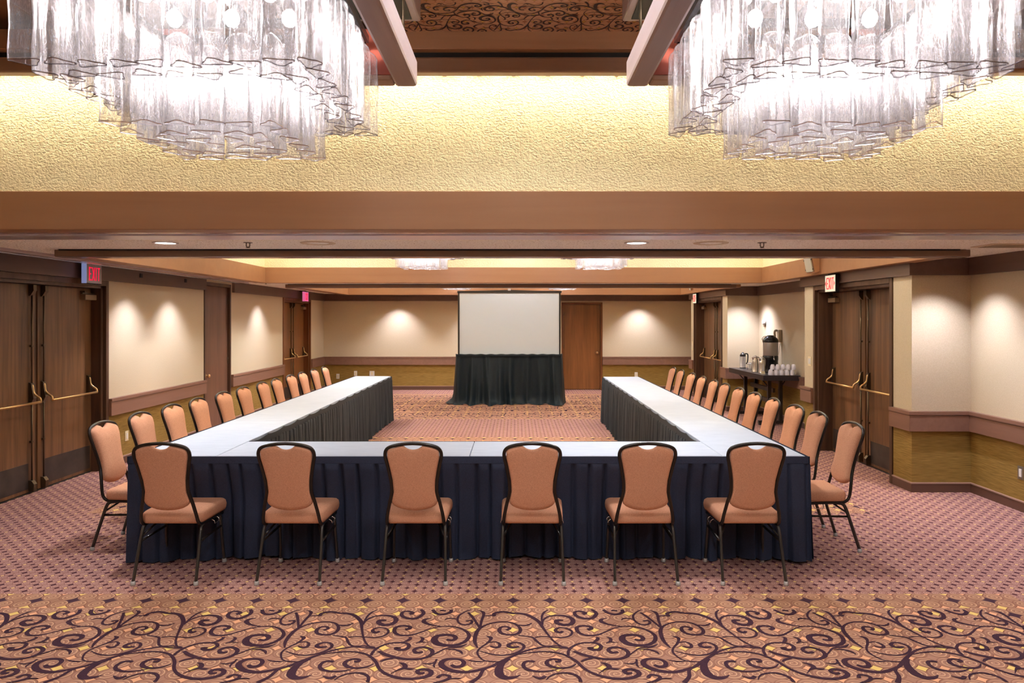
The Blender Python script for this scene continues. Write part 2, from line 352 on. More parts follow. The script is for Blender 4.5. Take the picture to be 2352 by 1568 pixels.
# ------------------------------------------------------------------ camera: eye at x=0, y=0, looking along +y
EYE = 1.73
cam = bpy.data.cameras.new('camera'); co = bpy.data.objects.new('camera', cam); COL.objects.link(co)
co.location = (0, 0, EYE); co.rotation_euler = (PI / 2, 0, 0)
cam.sensor_width = 36.0; cam.lens = 36.0 * 1690 / 2352
cam.shift_x = -10.0 / 2352; cam.shift_y = -52.0 / 2352; cam.clip_end = 100
SC.camera = co
VINES = [
 [(-0.619,4.098,21),(-0.596,4.109,19),(-0.602,4.137,17),(-0.641,4.146,16),(-0.674,4.126,17),(-0.677,4.081,17),(-0.66,4.042,16),(-0.622,4.02,14),(-0.571,4.028,12),(-0.525,4.064,9),(-0.474,4.109,8),(-0.419,4.137,8),(-0.357,4.137,10),(-0.302,4.103,12),(-0.265,4.048,15),(-0.259,3.994,17),(-0.281,3.936,18),(-0.328,3.9,21),(-0.382,3.9,25),(-0.425,3.925,29),(-0.443,3.972,28),(-0.428,4.015,23),(-0.385,4.028,21),(-0.342,4.015,21),(-0.329,3.983,19),(-0.346,3.96,18),(-0.377,3.97,17)],
 [(-0.419,4.137,7),(-0.474,4.155,11),(-0.511,4.181,18),(-0.53,4.207,19),(-0.523,4.237,15),(-0.49,4.251,3)],
 [(-0.217,3.497,20),(-0.179,3.557,15),(-0.162,3.626,13),(-0.117,3.67,14),(-0.076,3.714,17),(-0.011,3.781,14),(0.055,3.838,12),(0.124,3.872,11),(0.168,3.887,10),(0.218,3.89,10),(0.271,3.875,9)],
 [(-0.033,3.744,12),(-0.063,3.706,20),(-0.081,3.661,28),(-0.086,3.608,33),(-0.075,3.565,31),(-0.043,3.544,25),(-0.007,3.552,16),(0.02,3.574,3)],
 [(-0.075,3.706,12),(-0.125,3.661,14),(-0.183,3.626,17),(-0.24,3.604,19),(-0.303,3.612,22),(-0.352,3.643,24),(-0.377,3.688,23),(-0.364,3.73,20),(-0.327,3.744,16),(-0.283,3.734,16),(-0.264,3.702,18),(-0.274,3.666,18),(-0.303,3.657,19),(-0.326,3.679,14)],
 [(-0.162,3.716,4),(-0.187,3.714,9),(-0.222,3.72,8),(-0.253,3.736,2)],
 [(-0.076,3.711,9),(-0.127,3.714,8),(-0.167,3.73,7),(-0.192,3.772,8),(-0.202,3.82,9),(-0.19,3.865,9),(-0.161,3.915,10),(-0.14,3.962,12),(-0.14,3.994,17),(-0.165,4.013,3)],
 [(-0.153,3.925,6),(-0.139,3.933,7),(-0.112,3.941,8),(-0.089,3.915,12),(-0.092,3.88,14),(-0.115,3.874,13),(-0.138,3.89,9)],
 [(-0.189,3.835,3),(-0.139,3.801,8),(-0.077,3.783,9),(-0.016,3.801,10),(0.029,3.845,12),(0.04,3.89,13),(0.02,3.925,11),(-0.016,3.931,12),(-0.041,3.905,16),(-0.035,3.88,18),(-0.007,3.875,18),(0.015,3.885,10)],
 [(-0.204,3.87,6),(-0.221,3.931,14),(-0.224,4.004,17),(-0.215,4.081,17),(-0.19,4.137,12),(-0.143,4.181,10),(-0.086,4.201,10),(-0.027,4.189,11),(0.007,4.149,13),(0.023,4.092,15),(0.007,4.042,15),(-0.035,4.028,14),(-0.078,4.045,15),(-0.095,4.086,17),(-0.084,4.128,13),(-0.055,4.135,12),(-0.037,4.109,15),(-0.057,4.086,13)],
 [(-0.008,4.166,7),(0.036,4.149,12),(0.069,4.16,12),(0.089,4.186,3)],
 [(-0.203,4.114,12),(-0.226,4.184,11),(-0.255,4.267,13),(-0.284,4.335,11)],
 [(-0.203,4.124,10),(-0.199,4.219,12),(-0.191,4.298,13),(-0.198,4.342,15),(-0.23,4.367,3)],
 [(-0.191,4.282,6),(-0.147,4.289,9),(-0.103,4.307,2)],
 [(-0.271,4.377,5),(-0.304,4.342,9),(-0.334,4.286,10),(-0.337,4.219,10),(-0.317,4.172,11),(-0.282,4.16,13),(-0.255,4.184,13),(-0.259,4.217,13),(-0.29,4.211,12)],
 [(-0.336,4.237,7),(-0.377,4.249,10),(-0.401,4.243,9),(-0.411,4.219,2)],
 [(-0.568,4.38,14),(-0.547,4.335,17),(-0.55,4.298,18),(-0.579,4.251,19),(-0.627,4.249,18),(-0.666,4.286,18),(-0.671,4.335,15),(-0.643,4.352,15),(-0.608,4.329,17),(-0.626,4.307,19)],
 [(-0.497,4.376,15),(-0.473,4.325,18),(-0.431,4.304,18),(-0.389,4.338,18),(-0.388,4.376,14)],
 [(-0.452,4.364,15),(-0.417,4.358,14)],
 [(-1.143,4.279,15),(-1.143,4.319,18),(-1.094,4.344,17),(-1.038,4.323,16),(-0.988,4.319,16),(-0.94,4.286,18),(-0.889,4.207,18),(-0.864,4.114,12),(-0.84,4.026,9),(-0.81,3.941,9),(-0.776,3.885,9),(-0.74,3.86,11)],
 [(-0.869,4.16,12),(-0.862,4.219,11),(-0.829,4.273,10),(-0.773,4.292,13),(-0.715,4.273,18),(-0.69,4.225,21),(-0.703,4.174,22),(-0.744,4.157,22),(-0.783,4.186,22),(-0.78,4.221,20),(-0.745,4.221,11)],
 [(-0.867,4.172,7),(-0.867,4.267,10),(-0.851,4.335,11),(-0.823,4.373,4)],
 [(-0.913,3.994,7),(-0.879,4.006,7),(-0.822,3.999,7),(-0.761,3.994,8),(-0.719,4.02,10),(-0.707,4.07,11),(-0.73,4.109,10),(-0.775,4.12,10),(-0.798,4.086,15),(-0.777,4.056,17),(-0.757,4.075,13)],
 [(-1.003,4.02,5),(-0.973,4.013,7),(-0.927,3.994,10),(-0.906,3.951,11),(-0.878,3.9,10),(-0.828,3.875,9),(-0.75,3.865,10)],
 [(-0.747,3.781,11),(-0.743,3.83,12),(-0.721,3.88,11),(-0.679,3.92,10),(-0.626,3.931,10),(-0.583,3.92,13),(-0.567,3.885,16),(-0.582,3.85,18),(-0.617,3.847,18),(-0.634,3.867,15),(-0.607,3.868,10)],
 [(-0.608,3.931,5),(-0.584,3.957,14),(-0.573,3.988,13),(-0.59,3.999,2)],
 [(-0.716,3.83,13),(-0.674,3.791,18),(-0.616,3.758,17),(-0.552,3.739,16),(-0.488,3.744,16),(-0.444,3.777,17),(-0.437,3.83,17),(-0.468,3.868,16),(-0.509,3.873,16),(-0.534,3.843,16),(-0.517,3.812,17),(-0.485,3.822,14)],
 [(-0.688,3.711,6),(-0.664,3.734,13),(-0.624,3.753,10)],
 [(-0.436,3.781,6),(-0.397,3.83,7),(-0.365,3.865,8),(-0.303,3.88,13),(-0.261,3.912,3)],
 [(-0.368,3.85,5),(-0.328,3.85,9),(-0.29,3.825,12),(-0.279,3.796,5)],
 [(-1.019,3.786,3),(-0.959,3.808,6),(-0.917,3.818,9),(-0.875,3.825,9),(-0.815,3.815,10),(-0.76,3.781,12),(-0.712,3.716,13),(-0.681,3.643,13),(-0.642,3.591,13),(-0.586,3.552,16),(-0.522,3.535,17),(-0.462,3.544,17),(-0.42,3.574,19),(-0.421,3.612,19),(-0.456,3.632,17),(-0.486,3.615,16),(-0.474,3.589,17),(-0.448,3.595,12)],
 [(-0.715,3.688,5),(-0.743,3.657,9),(-0.791,3.643,13),(-0.836,3.657,17),(-0.861,3.688,17),(-0.855,3.723,15),(-0.825,3.741,12),(-0.796,3.732,13),(-0.8,3.713,15),(-0.819,3.714,11)],
 [(0.092,3.708,15),(0.071,3.718,13),(0.042,3.705,14),(0.036,3.661,15),(0.06,3.626,15),(0.115,3.608,11),(0.169,3.615,8),(0.212,3.639,3)],
 [(-0.594,3.702,2),(-0.566,3.688,15),(-0.552,3.652,19),(-0.578,3.63,9),(-0.613,3.586,2)],
 [(-0.563,3.643,8),(-0.524,3.634,12),(-0.503,3.636,2)],
 [(-0.475,3.697,3),(-0.438,3.688,8),(-0.41,3.706,9),(-0.405,3.739,8)],
 [(-0.408,3.706,8),(-0.412,3.67,8),(-0.404,3.648,3)],
 [(-0.538,3.922,3),(-0.51,3.946,13),(-0.507,3.983,13),(-0.526,3.999,3)],
 [(-0.508,3.936,8),(-0.471,3.931,2)],
 [(-0.871,3.523,4),(-0.854,3.557,7),(-0.827,3.582,9),(-0.78,3.595,9),(-0.74,3.582,12),(-0.713,3.548,12),(-0.708,3.502,14)],
 [(-0.38,3.544,15),(-0.362,3.574,12),(-0.328,3.565,12),(-0.324,3.538,15),(-0.356,3.511,12),(-0.395,3.497,5)],
 [(-0.322,3.535,6),(-0.285,3.54,7),(-0.264,3.531,2)],
 [(0.076,3.565,3),(0.113,3.54,16),(0.142,3.561,14)],
]
# ------------------------------------------------------------------ room measures
XL, XR, XB = -4.70, 4.54, 3.95          # walls; XB is the face of the door bays on the coffee side
YB, YN = 17.94, -3.0
ZC, ZL, ZV = 2.335, 2.285, 2.165        # soffit, underside of the coffer lips, underside of the valance
ZT = 3.50                               # coffer ceiling
CX0, CX1 = -3.90, 3.82
COFFERS = [(-2.6, 4.60), (6.55, 11.40), (12.98, 17.05)]

# ------------------------------------------------------------------ carpet
FIELDS = [(-3.85, 3.10, -2.6, 4.63), (-3.82, 3.15, 6.55, 10.75), (-3.85, 3.10, 12.72, 16.9)]
BW = .2254
def floor():
    xs = sorted({-5.2, 5.2} | {v for f in FIELDS for v in (f[0], f[0] + BW, f[1] - BW, f[1])})
    ys = sorted({YN - .3, YB + .3} | {v for f in FIELDS for v in (f[2], f[2] + BW, f[3] - BW, f[3])})
    mb = MB(); V = {}
    def vert(x, y):
        if (x, y) not in V: V[(x, y)] = mb.bm.verts.new((x, y, 0))
        return V[(x, y)]
    for x0, x1 in zip(xs, xs[1:]):
        for y0, y1 in zip(ys, ys[1:]):
            cx, cy = (x0 + x1) / 2, (y0 + y1) / 2; mi = 0
            for a, b, c, d in FIELDS:
                if a < cx < b and c < cy < d: mi = 1
                if a + BW < cx < b - BW and c + BW < cy < d - BW: mi = 2
            mb.face([vert(x0, y0), vert(x1, y0), vert(x1, y1), vert(x0, y1)], mi)
    for a, b, c, d in FIELDS:
        if c == 6.55: continue
        vines(mb, (a + BW, b - BW, c + BW, d - BW), .0012, 1.0145, 3, 4.41 if c < 0 else 16.9 - BW)
    o = struct(mb, 'floor', [M['carpet_small'], M['carpet_band'], M['carpet_scroll'], M['vine']])
    return o
def vines(mb, rect, z, per, mi, ytop, sc=1.0, flip=1):
    x0, x1, y0, y1 = rect
    shapes = []
    for st in VINES:
        pts = curve([Vector((p[0], p[1], p[2] / 1000.0)) for p in st], 4)
        L = []; R = []
        for i, p in enumerate(pts):
            d = pts[min(i + 1, len(pts) - 1)] - pts[max(i - 1, 0)]; d = Vector((d.x, d.y))
            if d.length < 1e-6: d = Vector((1, 0))
            d.normalize(); n = Vector((-d.y, d.x)) * (p.z * .68)
            L.append((p.x + n.x, p.y + n.y)); R.append((p.x - n.x, p.y - n.y))
        shapes.append((L, R))
    P = per * sc
    for i in range(math.floor((x0 + 1.2 * sc) / P) - 1, math.ceil((x1 + 1.2 * sc) / P) + 1):
        j = 0
        while ytop - j * P > y0:
            dx, dy = i * P, ytop - 4.41 * sc - j * P
            for si, (L, R) in enumerate(shapes):
                prev = None; zz = z + si * 3e-5 * (1 if z < 1 else -1)
                for (a, b), (c, d) in zip(L, R):
                    q = (a * sc + dx, b * sc + dy, c * sc + dx, d * sc + dy)
                    ok = x0 < q[0] < x1 and x0 < q[2] < x1 and y0 < q[1] < y1 and y0 < q[3] < y1
                    cur = (mb.bm.verts.new((q[0], q[1], zz)), mb.bm.verts.new((q[2], q[3], zz))) if ok else None
                    if prev and cur: mb.face([prev[0], prev[1], cur[1], cur[0]], mi)
                    prev = cur
            j += 1
floor()

# ------------------------------------------------------------------ walls
def strip(mb, pts, a, b, z0, z1, mi=0):
    """band between offsets a and b (inward is to the walker's own starboard side) along a polyline"""
    P = [Vector((p[0], p[1])) for p in pts]
    def off(d):
        out = []
        for i, p in enumerate(P):
            ns = []
            if i > 0: e = (P[i] - P[i - 1]).normalized(); ns.append(Vector((e.y, -e.x)))
            if i < len(P) - 1: e = (P[i + 1] - P[i]).normalized(); ns.append(Vector((e.y, -e.x)))
            if len(ns) == 1: out.append(p + ns[0] * d)
            else: out.append(p + (ns[0] + ns[1]) * (d / (1 + ns[0].dot(ns[1]))))
        return out
    A, B = off(a), off(b)
    mb.loft([[(A[i].x, A[i].y, z0), (B[i].x, B[i].y, z0), (B[i].x, B[i].y, z1), (A[i].x, A[i].y, z1)] for i in range(len(P))], True, True, True, mi, False)
RUNS = {
 'wall_left': [(XL, YN), (XL, 6.34)],
 'wall_left_middle': [(XL, 8.46), (XL, 11.06)],
 'wall_left_rear': [(XL, 12.10), (XL, 14.80)],
 'wall_left_corner': [(XL, 16.80), (XL, YB)],
 'wall_back': [(XL, YB), (1.10, YB)],
 'wall_back_right': [(2.10, YB), (XR, YB), (XR, 16.62), (XB, 16.62), (XB, 16.36)],
 'wall_right': [(XB, 14.10), (XB, 13.77), (XR, 13.77), (XR, 10.08), (XB, 10.08), (XB, 9.76)],
 'wall_right_front': [(XB, 7.71), (XB, 7.35), (XR, 7.35), (XR, YN)],
 'wall_near': [(XR, YN), (XL, YN)],
}
tn = 1
for nm, pts in RUNS.items():
    mb = MB(); strip(mb, pts, -.12, 0, .80, 3.6); w = struct(mb, nm, M['wallpaper'])
    mb = MB(); strip(mb, pts, -.12, 0, 0, .80); mb.build('wainscot', M['wainscot'], w)
    mb = MB(); strip(mb, pts, -.01, .045, .612, .768); strip(mb, pts, -.01, .040, .768, .776); strip(mb, pts, -.01, .052, .776, .81)
    struct(mb, 'trim_%d' % tn, M['rail']); tn += 1
    mb = MB(); strip(mb, pts, -.01, .012, 0, .086); strip(mb, pts, -.01, .016, .086, .098, 1)
    struct(mb, nm.replace('wall', 'baseboard'), [M['base'], M['basecap']])
VAL = [
 [(XL, YN), (XL, 11.06)],
 [(XL, 12.16), (XL, YB), (XR, YB), (XR, 16.62), (XB, 16.62), (XB, 13.77), (XR, 13.77), (XR, 10.08), (XB, 10.08), (XB, 7.35), (XR, 7.35), (XR, YN), (XL + .1, YN)],
]
for pts in VAL:
    mb = MB(); strip(mb, pts, -.12, .045, ZV, ZC + .02); struct(mb, 'trim_%d' % tn, M['valance']); tn += 1

# ------------------------------------------------------------------ soffits, coffers, tracks
def slab(name, x0, x1, y0, y1, z0, z1, m, parent=None, bev=0):
    return struct(MB().box(x0, x1, y0, y1, z0, z1, bev), name, m, parent)
ceil = slab('ceiling', -4.9, 4.8, COFFERS[0][1], COFFERS[1][0], ZC, ZC + .08, M['ceil'])
for nm, x0, x1, y0, y1 in (('ceiling_rear', -4.9, 4.8, COFFERS[1][1], COFFERS[2][0]), ('ceiling_back', -4.9, 4.8, COFFERS[2][1], YB + .1),
                           ('ceiling_left', -4.9, CX0, YN - .1, YB + .1), ('ceiling_right', CX1, 4.8, YN - .1, YB + .1), ('ceiling_near', CX0, CX1, YN - .1, COFFERS[0][0])):
    slab(nm, x0, x1, y0, y1, ZC + (.002 if 'left' in nm or 'right' in nm else 0), ZC + .08, M['ceil'])
for k, (ya, yb) in enumerate(COFFERS):
    sides = [('back', CX0, CX1, yb, yb + .12), ('front', CX0, CX1, ya - .12, ya), ('left', CX0 - .12, CX0, ya, yb), ('right', CX1, CX1 + .12, ya, yb)]
    for nm, x0, x1, y0, y1 in sides:
        o = slab('wall_coffer_%s' % nm, x0 - (.12 if nm in ('back', 'front') else 0), x1 + (.12 if nm in ('back', 'front') else 0), y0, y1, 2.50, ZT + .1, M['stucco'])
        e = .02
        if nm == 'back': b = (CX0 - .1, CX1 + .1, y0 - e, y1 + .02)
        elif nm == 'front': b = (CX0 - .1, CX1 + .1, y0 - .02, y1 + e)
        elif nm == 'left': b = (x0 - .02, x1 + e, ya, yb)
        else: b = (x0 - e, x1 + .02, ya, yb)
        slab('trim_%d' % tn, *b, ZL, 2.525, M['beam'] if nm in ('back', 'front') else M['beam'], None, .004); tn += 1
    slab('ceiling_coffer', CX0 - .1, CX1 + .1, ya - .1, yb + .1, ZT, ZT + .1, M['fasciawood'] if k == 0 else M['ceil'])

# metal partition tracks in the soffit
def track(name, x0, x1, y0, y1, along):
    mb = MB()
    if along == 'x':
        w = y1 - y0
        for a, b, z in ((0, .30, .030), (.34, .52, .012), (.54, .78, .022), (.80, 1.0, .012)):
            mb.box(x0, x1, y0 + a * w, y0 + b * w, ZC - z, ZC + .01, .003, 0 if a else 1)
    else:
        w = x1 - x0
        for a, b, z in ((0, .20, .012), (.22, .46, .022), (.48, .66, .012), (.70, 1.0, .028)):
            mb.box(x0 + a * w, x0 + b * w, y0, y1, ZC - z, ZC + .01, .003, 1 if a == .70 else 0)
    o = mb.build(name, [M['metalrail'], M['trackgloss']]); return o
def track_thing(nm, label, *a):
    o = track(nm, *a); tag(o, label, 'track'); return o
track_thing('partition_track', 'grey metal partition track under the wide brown beam by the big chandeliers', -4.62, 4.45, 4.76, 5.52, 'x')
track_thing('partition_track', 'grey metal partition track along the ceiling above the paired walnut doors and exit sign', -4.64, -4.36, 5.6, 12.0, 'y')
for y, x0, x1, lab in ((6.40, -4.02, 3.95, 'long dark brown ceiling fascia between the round speakers and the second recess'), (12.80, -4.02, 3.83, 'dark brown ceiling fascia just above the projection screen')):
    t = MB().box(x0, x1, y, y + .13, ZL - .012, ZC - .004, .004).build('ceiling_fascia', M['darkbeam'])
    tag(t, lab, 'ceiling fascia')
    MB().box(x0 + .05, x1 - .1, y - .02, y + .02, ZC - .012, ZC + .004).build('shadow_strip', M['black'], t)  # solid black strip painted as the shade between fascia and soffit
    MB().box(x0, x1, y + .015, y + .17, ZL - .016, ZL - .010).build('edge_strip', M['trackgloss'], t)

# first coffer: head trim of the stucco wall, fascia, patterned panel, dark side boxes
def trim(x0, x1, y0, y1, z0, z1, m, bev=.006):
    global tn
    o = slab('trim_%d' % tn, x0, x1, y0, y1, z0, z1, m, None, bev); tn += 1; return o
trim(CX0, CX1, 4.28, 4.36, 3.165, 3.255, M['trimwood'], .012)
trim(CX0, CX1, 4.30, 4.36, 3.25, 3.30, M['black'], 0)  # black strip stands in for the shade of an open slot
trim(CX0, CX1, 4.24, 4.36, 3.285, 3.40, M['fasciawood'], .004)
trim(CX0, CX1, 4.36, 4.62, 3.30, 3.34, M['stucco'], 0)
mb = MB()
mb.box(-.75, .85, 1.2, 4.26, 3.385, 3.42)
vines(mb, (-.74, .84, 1.3, 4.25), 3.383, 1.0145, 1, 4.25, .45)
pn = struct(mb, 'ceiling_panel', [M['panel'], M['vine_panel']])
for x0, x1 in ((-1.15, -.47), (.52, 1.2)):
    b = trim(x0, x1, 1.2, 3.62, 3.19, 3.38, M['framewood'], .01)
    MB().box(x0 + .04, x1 - .04, 1.2, 3.58, 3.186, 3.2).build('dark_underside', M['black'], b)
# ------------------------------------------------------------------ chandeliers
def tube_mesh(k, R, L, rim):
    rnd = random.Random(k); mb = MB(); seg = 30; rows = 9; rings = []
    ph = rnd.random() * 6
    for j in range(rows + 1):
        z = L * j / rows; wob = 1 + .03 * math.sin(j * 1.3 + ph)
        tw = .10 * math.sin(j * .7 + ph)
        ring = []
        for i in range(seg):
            a = 2 * PI * i / seg
            r = R * wob * (.74 + .21 * math.cos(3 * (a - PI / 2)) + .05 * math.cos(6 * (a - PI / 2)) + .018 * math.sin(7 * a + j + ph))
            ring.append((r * math.cos(a + tw), r * math.sin(a + tw) * .70, z))
        rings.append(ring)
    top = rings[-1]
    for s, dz in ((.82, .018), (.45, .030), (.08, .034)):
        rings.append([(x * s, y * s, L + dz) for x, y, z in top])
    mb.loft(rings, True, False, True)
    lo = rings[0]
    mb.loft([[(x, y, z) for x, y, z in lo], [(x * 1.012, y * 1.012, z - .004) for x, y, z in lo], [(x * .95, y * .95, z - .004) for x, y, z in lo]], True, False, False, 1)
    return mb.mesh('glass_tube', [M['glass'], rim])
TUBES = [tube_mesh(k, .056, .325, M['rim']) for k in range(4)] + [tube_mesh(9 + k, .055, .27, M['rim_lit']) for k in range(3)]
BULB = MB().lathe([(.001, -.030), (.016, -.026), (.026, -.012), (.029, .004), (.024, .022), (.012, .034), (.001, .037)], (0, 0, 0), 12).mesh('bulb', M['bulb'])
def chandelier(cx, cy, label, frame=True):
    z1, z2 = EYE + .803, EYE + .66
    root = thing('chandelier', label, 'chandelier', (cx, cy, z2), 0, 'glass tube chandeliers')
    def add(x, y, z, mesh, rz):
        o = bpy.data.objects.new('glass_tube', mesh); COL.objects.link(o); o.parent = root
        o.location = (x, y, z - z2); o.rotation_euler = (0, 0, rz)
    rnd = random.Random(int(cx * 100 + cy * 7))
    def ring(half, n, z, ms, ph=0.0):
        for side in range(4):
            for i in range(n):
                s = -half + 2 * half * (i + ph) / n
                x, y = ((s, -half), (half, s), (-s, half), (-half, -s))[side]
                add(x + rnd.uniform(-.006, .006), y + rnd.uniform(-.006, .006), z + rnd.uniform(-.006, .006), rnd.choice(ms), side * PI / 2 + rnd.uniform(-.28, .28) + rnd.choice((0, PI)))
    ring(.44, 9, z1, TUBES[:4]); ring(.37, 7, z1 - .012, TUBES[:4], .5)
    ring(.262, 5, z2, TUBES[4:]); ring(.165, 3, z2 - .006, TUBES[4:], .5); ring(.06, 1, z2, TUBES[4:])
    # dark hanging frame that carries the tubes, and its lamps
    mb = MB(); zt = z1 + .42 - z2
    for h in (.44, .262):
        for a, b in ((-1, 0), (1, 0), (0, -1), (0, 1)):
            x0, x1 = (a * h - .012, a * h + .012) if a else (-h, h)
            y0, y1 = (b * h - .012, b * h + .012) if b else (-h, h)
            mb.box(x0, x1, y0, y1, zt - .03, zt)
    mb.box(-.44, .44, -.012, .012, zt - .03, zt); mb.box(-.012, .012, -.44, .44, zt - .03, zt)
    for a in (-.3, .3): mb.box(a - .012, a + .012, -.012, .012, zt, ZT - z2)
    mb.build('lamp_frame', M['blackplastic'], root)
    lamps = [(i * .22, j * .25, z1 + .345, 1.0) for i in (-1, 0, 1) for j in (-.6, .3)] + [(i * .11, j * .10, z1 + .10, .8) for i in (-1, 1) for j in (-.4, 1)]
    for k, (bx, by, bz, kw) in enumerate(lamps):
        b = bpy.data.objects.new('bulb', BULB); COL.objects.link(b); b.parent = root
        b.location = (bx, by, bz - z2); b.scale = (kw, kw, kw)
        MB().lathe([(.011 * kw, .03), (.011 * kw, (zt - (bz - z2) - .01) / kw)], (0, 0, 0), 8).build('lamp_holder', M['blackplastic'], b)
        if cy > 5 and k not in (1, 5, 6, 9): continue
        pl = bpy.data.lights.new('bulb_light', 'POINT'); pl.color = (1, .96, .97); pl.shadow_soft_size = .038
        pl.energy = (BULB_W if cy < 5 else BULB_W * 9) * (1 if kw == 1 else .32)
        po = bpy.data.objects.new('bulb_light', pl); COL.objects.link(po); po.parent = root; po.location = b.location
    return root
BULB_W = 7.5
CH = [(-1.09, 2.745, 'big clear glass tube chandelier hanging nearest the paired doors with the red glowing exit sign'),
      (1.135, 2.745, 'big clear glass tube chandelier hanging nearest the coffee station side'),
      (-1.20, 9.45, 'glass tube chandelier in the second ceiling recess, narrow door side'),
      (1.08, 9.45, 'glass tube chandelier in the second ceiling recess, coffee station side'),
      (-1.33, 16.3, 'glass tube chandelier peeking over the screen in the far recess, narrow door side'),
      (1.02, 16.3, 'glass tube chandelier peeking over the screen in the far recess, wooden back door side')]
for x, y, l in CH: chandelier(x, y, l)

# square wooden frames hung round the two near chandeliers
for cx, xa, xb in ((-1.09, -1.72, -.457), (1.135, .507, 1.76)):
    mb = MB(); z0, z1 = 2.80, 2.925; w = .10; y0, y1 = 1.95, 3.40
    mb.box(xa, xa + w, y0, y1, z0, z1, .014); mb.box(xb - w, xb, y0, y1, z0, z1, .014)
    fr = struct(mb, 'trim_%d' % tn, M['framewood']); tn += 1
    mb = MB(); mb.box(xa + w, xb - w, y1 - w, y1 - .002, z0 + .002, z1 - .002, .012); mb.box(xa + w, xb - w, y0, y0 + w, z0 + .002, z1 - .002, .012); mb.build('cross_member', M['trimwood'], fr)
    mb = MB()
    for a, b in ((xa + w, xa + w + .16), (xb - w - .16, xb - w)): mb.box(a, b, y1 - w - .012, y1 - w + .001, z0 + .022, z1 + .1)
    pass; mb.build('red_inner_board', M['redwood'], fr)
    mb = MB()
    for x in (xa + .05, xb - .05):
        for y in (y0 + .1, y1 - .1): mb.tube([(x, y, z1 - .01), (x, y, ZT)], .006, 6)
    mb.build('hanger_rod', M['bronze'], fr)

COVE_W = 24
# lamps behind the head trim that graze the stucco, and cove strips in the other recesses
mb = MB()
for i in range(36):
    mb.lathe([(.001, -.012), (.012, -.006), (.014, .004), (.008, .014), (.001, .016)], (CX0 + .12 + i * .215, 4.53, 3.262), 8)
cv = mb.build('cove_lamp_strip', M['covebulb']); tag(cv, 'row of small hidden lamps above the yellow stucco wall', 'cove lamp')
mb = MB()
for i in range(37): mb.box(CX0 + .12 + (i - .5) * .215 - .012, CX0 + .12 + (i - .5) * .215 + .012, 4.37, 4.595, 3.245, 3.30)
mb.build('scallop_blocks', M['trimwood'], cv)  # unseen blocks added so the strip light falls in scallops
al = bpy.data.lights.new('cove_strip_light', 'AREA'); al.shape = 'RECTANGLE'; al.size = CX1 - CX0 - .2; al.size_y = .04; al.energy = COVE_W; al.color = (1, .93, .76)
ao = bpy.data.objects.new('cove_strip_light', al); COL.objects.link(ao); ao.location = ((CX0 + CX1) / 2, 4.43, 3.292)
for k in (1, 2):
    ya, yb = COFFERS[k]
    mb = MB()
    zc = 3.36
    mb.box(CX0 + .2, CX1 - .2, yb - .10, yb - .06, zc, zc + .03); mb.box(CX0 + .2, CX1 - .2, ya + .06, ya + .10, zc, zc + .03)
    mb.box(CX0 + .06, CX0 + .10, ya + .2, yb - .2, zc, zc + .03); mb.box(CX1 - .10, CX1 - .06, ya + .2, yb - .2, zc, zc + .03)
    tag(mb.build('cove_lamp_strip', M['cove']), 'warm light strip hidden high in the %s ceiling recess' % ('second' if k == 1 else 'far'), 'cove lamp')
    o = slab('trim_%d' % tn, CX0, CX1, yb - .16, yb - .13, zc - .05, ZT, M['trimwood']); tn += 1
    o = slab('trim_%d' % tn, CX0, CX1, ya + .13, ya + .16, zc - .05, ZT, M['trimwood']); tn += 1
    o = slab('trim_%d' % tn, CX0 + .13, CX0 + .16, ya + .16, yb - .16, zc - .05, ZT, M['trimwood']); tn += 1
    o = slab('trim_%d' % tn, CX1 - .16, CX1 - .13, ya + .16, yb - .16, zc - .05, ZT, M['trimwood']); tn += 1

# ------------------------------------------------------------------ ceiling fittings
def downlight(x, y, label, r=.08, z=None):
    z = ZC if z is None else z
    t = thing('recessed_light', label, 'ceiling light', (x, y, z), 0, 'recessed ceiling lights')
    MB().lathe([(r, .004), (r + .018, .002), (r + .018, -.006), (r, -.008), (r - .004, -.002)], (0, 0, 0), 24, cap=False).build('trim_ring', M['white'], t)
    MB().lathe([(.001, -.003), (r, -.003), (r, .002), (.001, .002)], (0, 0, 0), 24).build('lens', M['lens'], t)
    return t
downlight(-2.785, 5.84, 'round recessed light in the textured soffit near the red glowing exit sign')
downlight(.954, 5.84, 'round recessed light in the textured soffit between the two round speakers')
downlight(-2.90, 11.95, 'small recessed light in the rear soffit beside the glass chandelier, narrow door side', .08)
downlight(.9, 11.95, 'small recessed light in the rear soffit just above the projection screen', .08)
downlight(-3.78, 12.35, 'small recessed light in the rear soffit at the end of the dark fascia', .08)
for x, l in ((-1.58, 'round flush ceiling speaker grille in front of the glass chandelier, narrow door side'), (1.55, 'round flush ceiling speaker grille beside a sprinkler, coffee station side')):
    t = thing('ceiling_speaker', l, 'ceiling speaker', (x, 5.86, ZC), 0, 'round ceiling speakers')
    MB().lathe([(.001, -.004), (.085, -.004), (.09, .001)], (0, 0, 0), 28).build('speaker_grille', M['ceil'], t)
    MB().lathe([(.09, .001), (.092, -.005), (.135, -.006), (.14, .001)], (0, 0, 0), 28, cap=False).build('trim_ring', M['grille'], t)
def sprinkler(x, y, l):
    t = thing('fire_sprinkler', l, 'sprinkler', (x, y, ZC), 0, 'ceiling sprinklers')
    MB().lathe([(.001, -.002), (.035, -.003), (.036, .001)], (0, 0, 0), 16).build('escutcheon', M['bronze'], t)
    mb = MB(); mb.tube([(-.014, 0, -.002), (-.014, 0, -.028), (0, 0, -.04)], .004, 6); mb.tube([(.014, 0, -.002), (.014, 0, -.028), (0, 0, -.04)], .004, 6)
    mb.build('sprinkler_body', M['bronze'], t)
    MB().lathe([(.001, -.042), (.017, -.042), (.017, -.038), (.001, -.038)], (0, 0, 0), 12).build('deflector', M['bronze'], t)
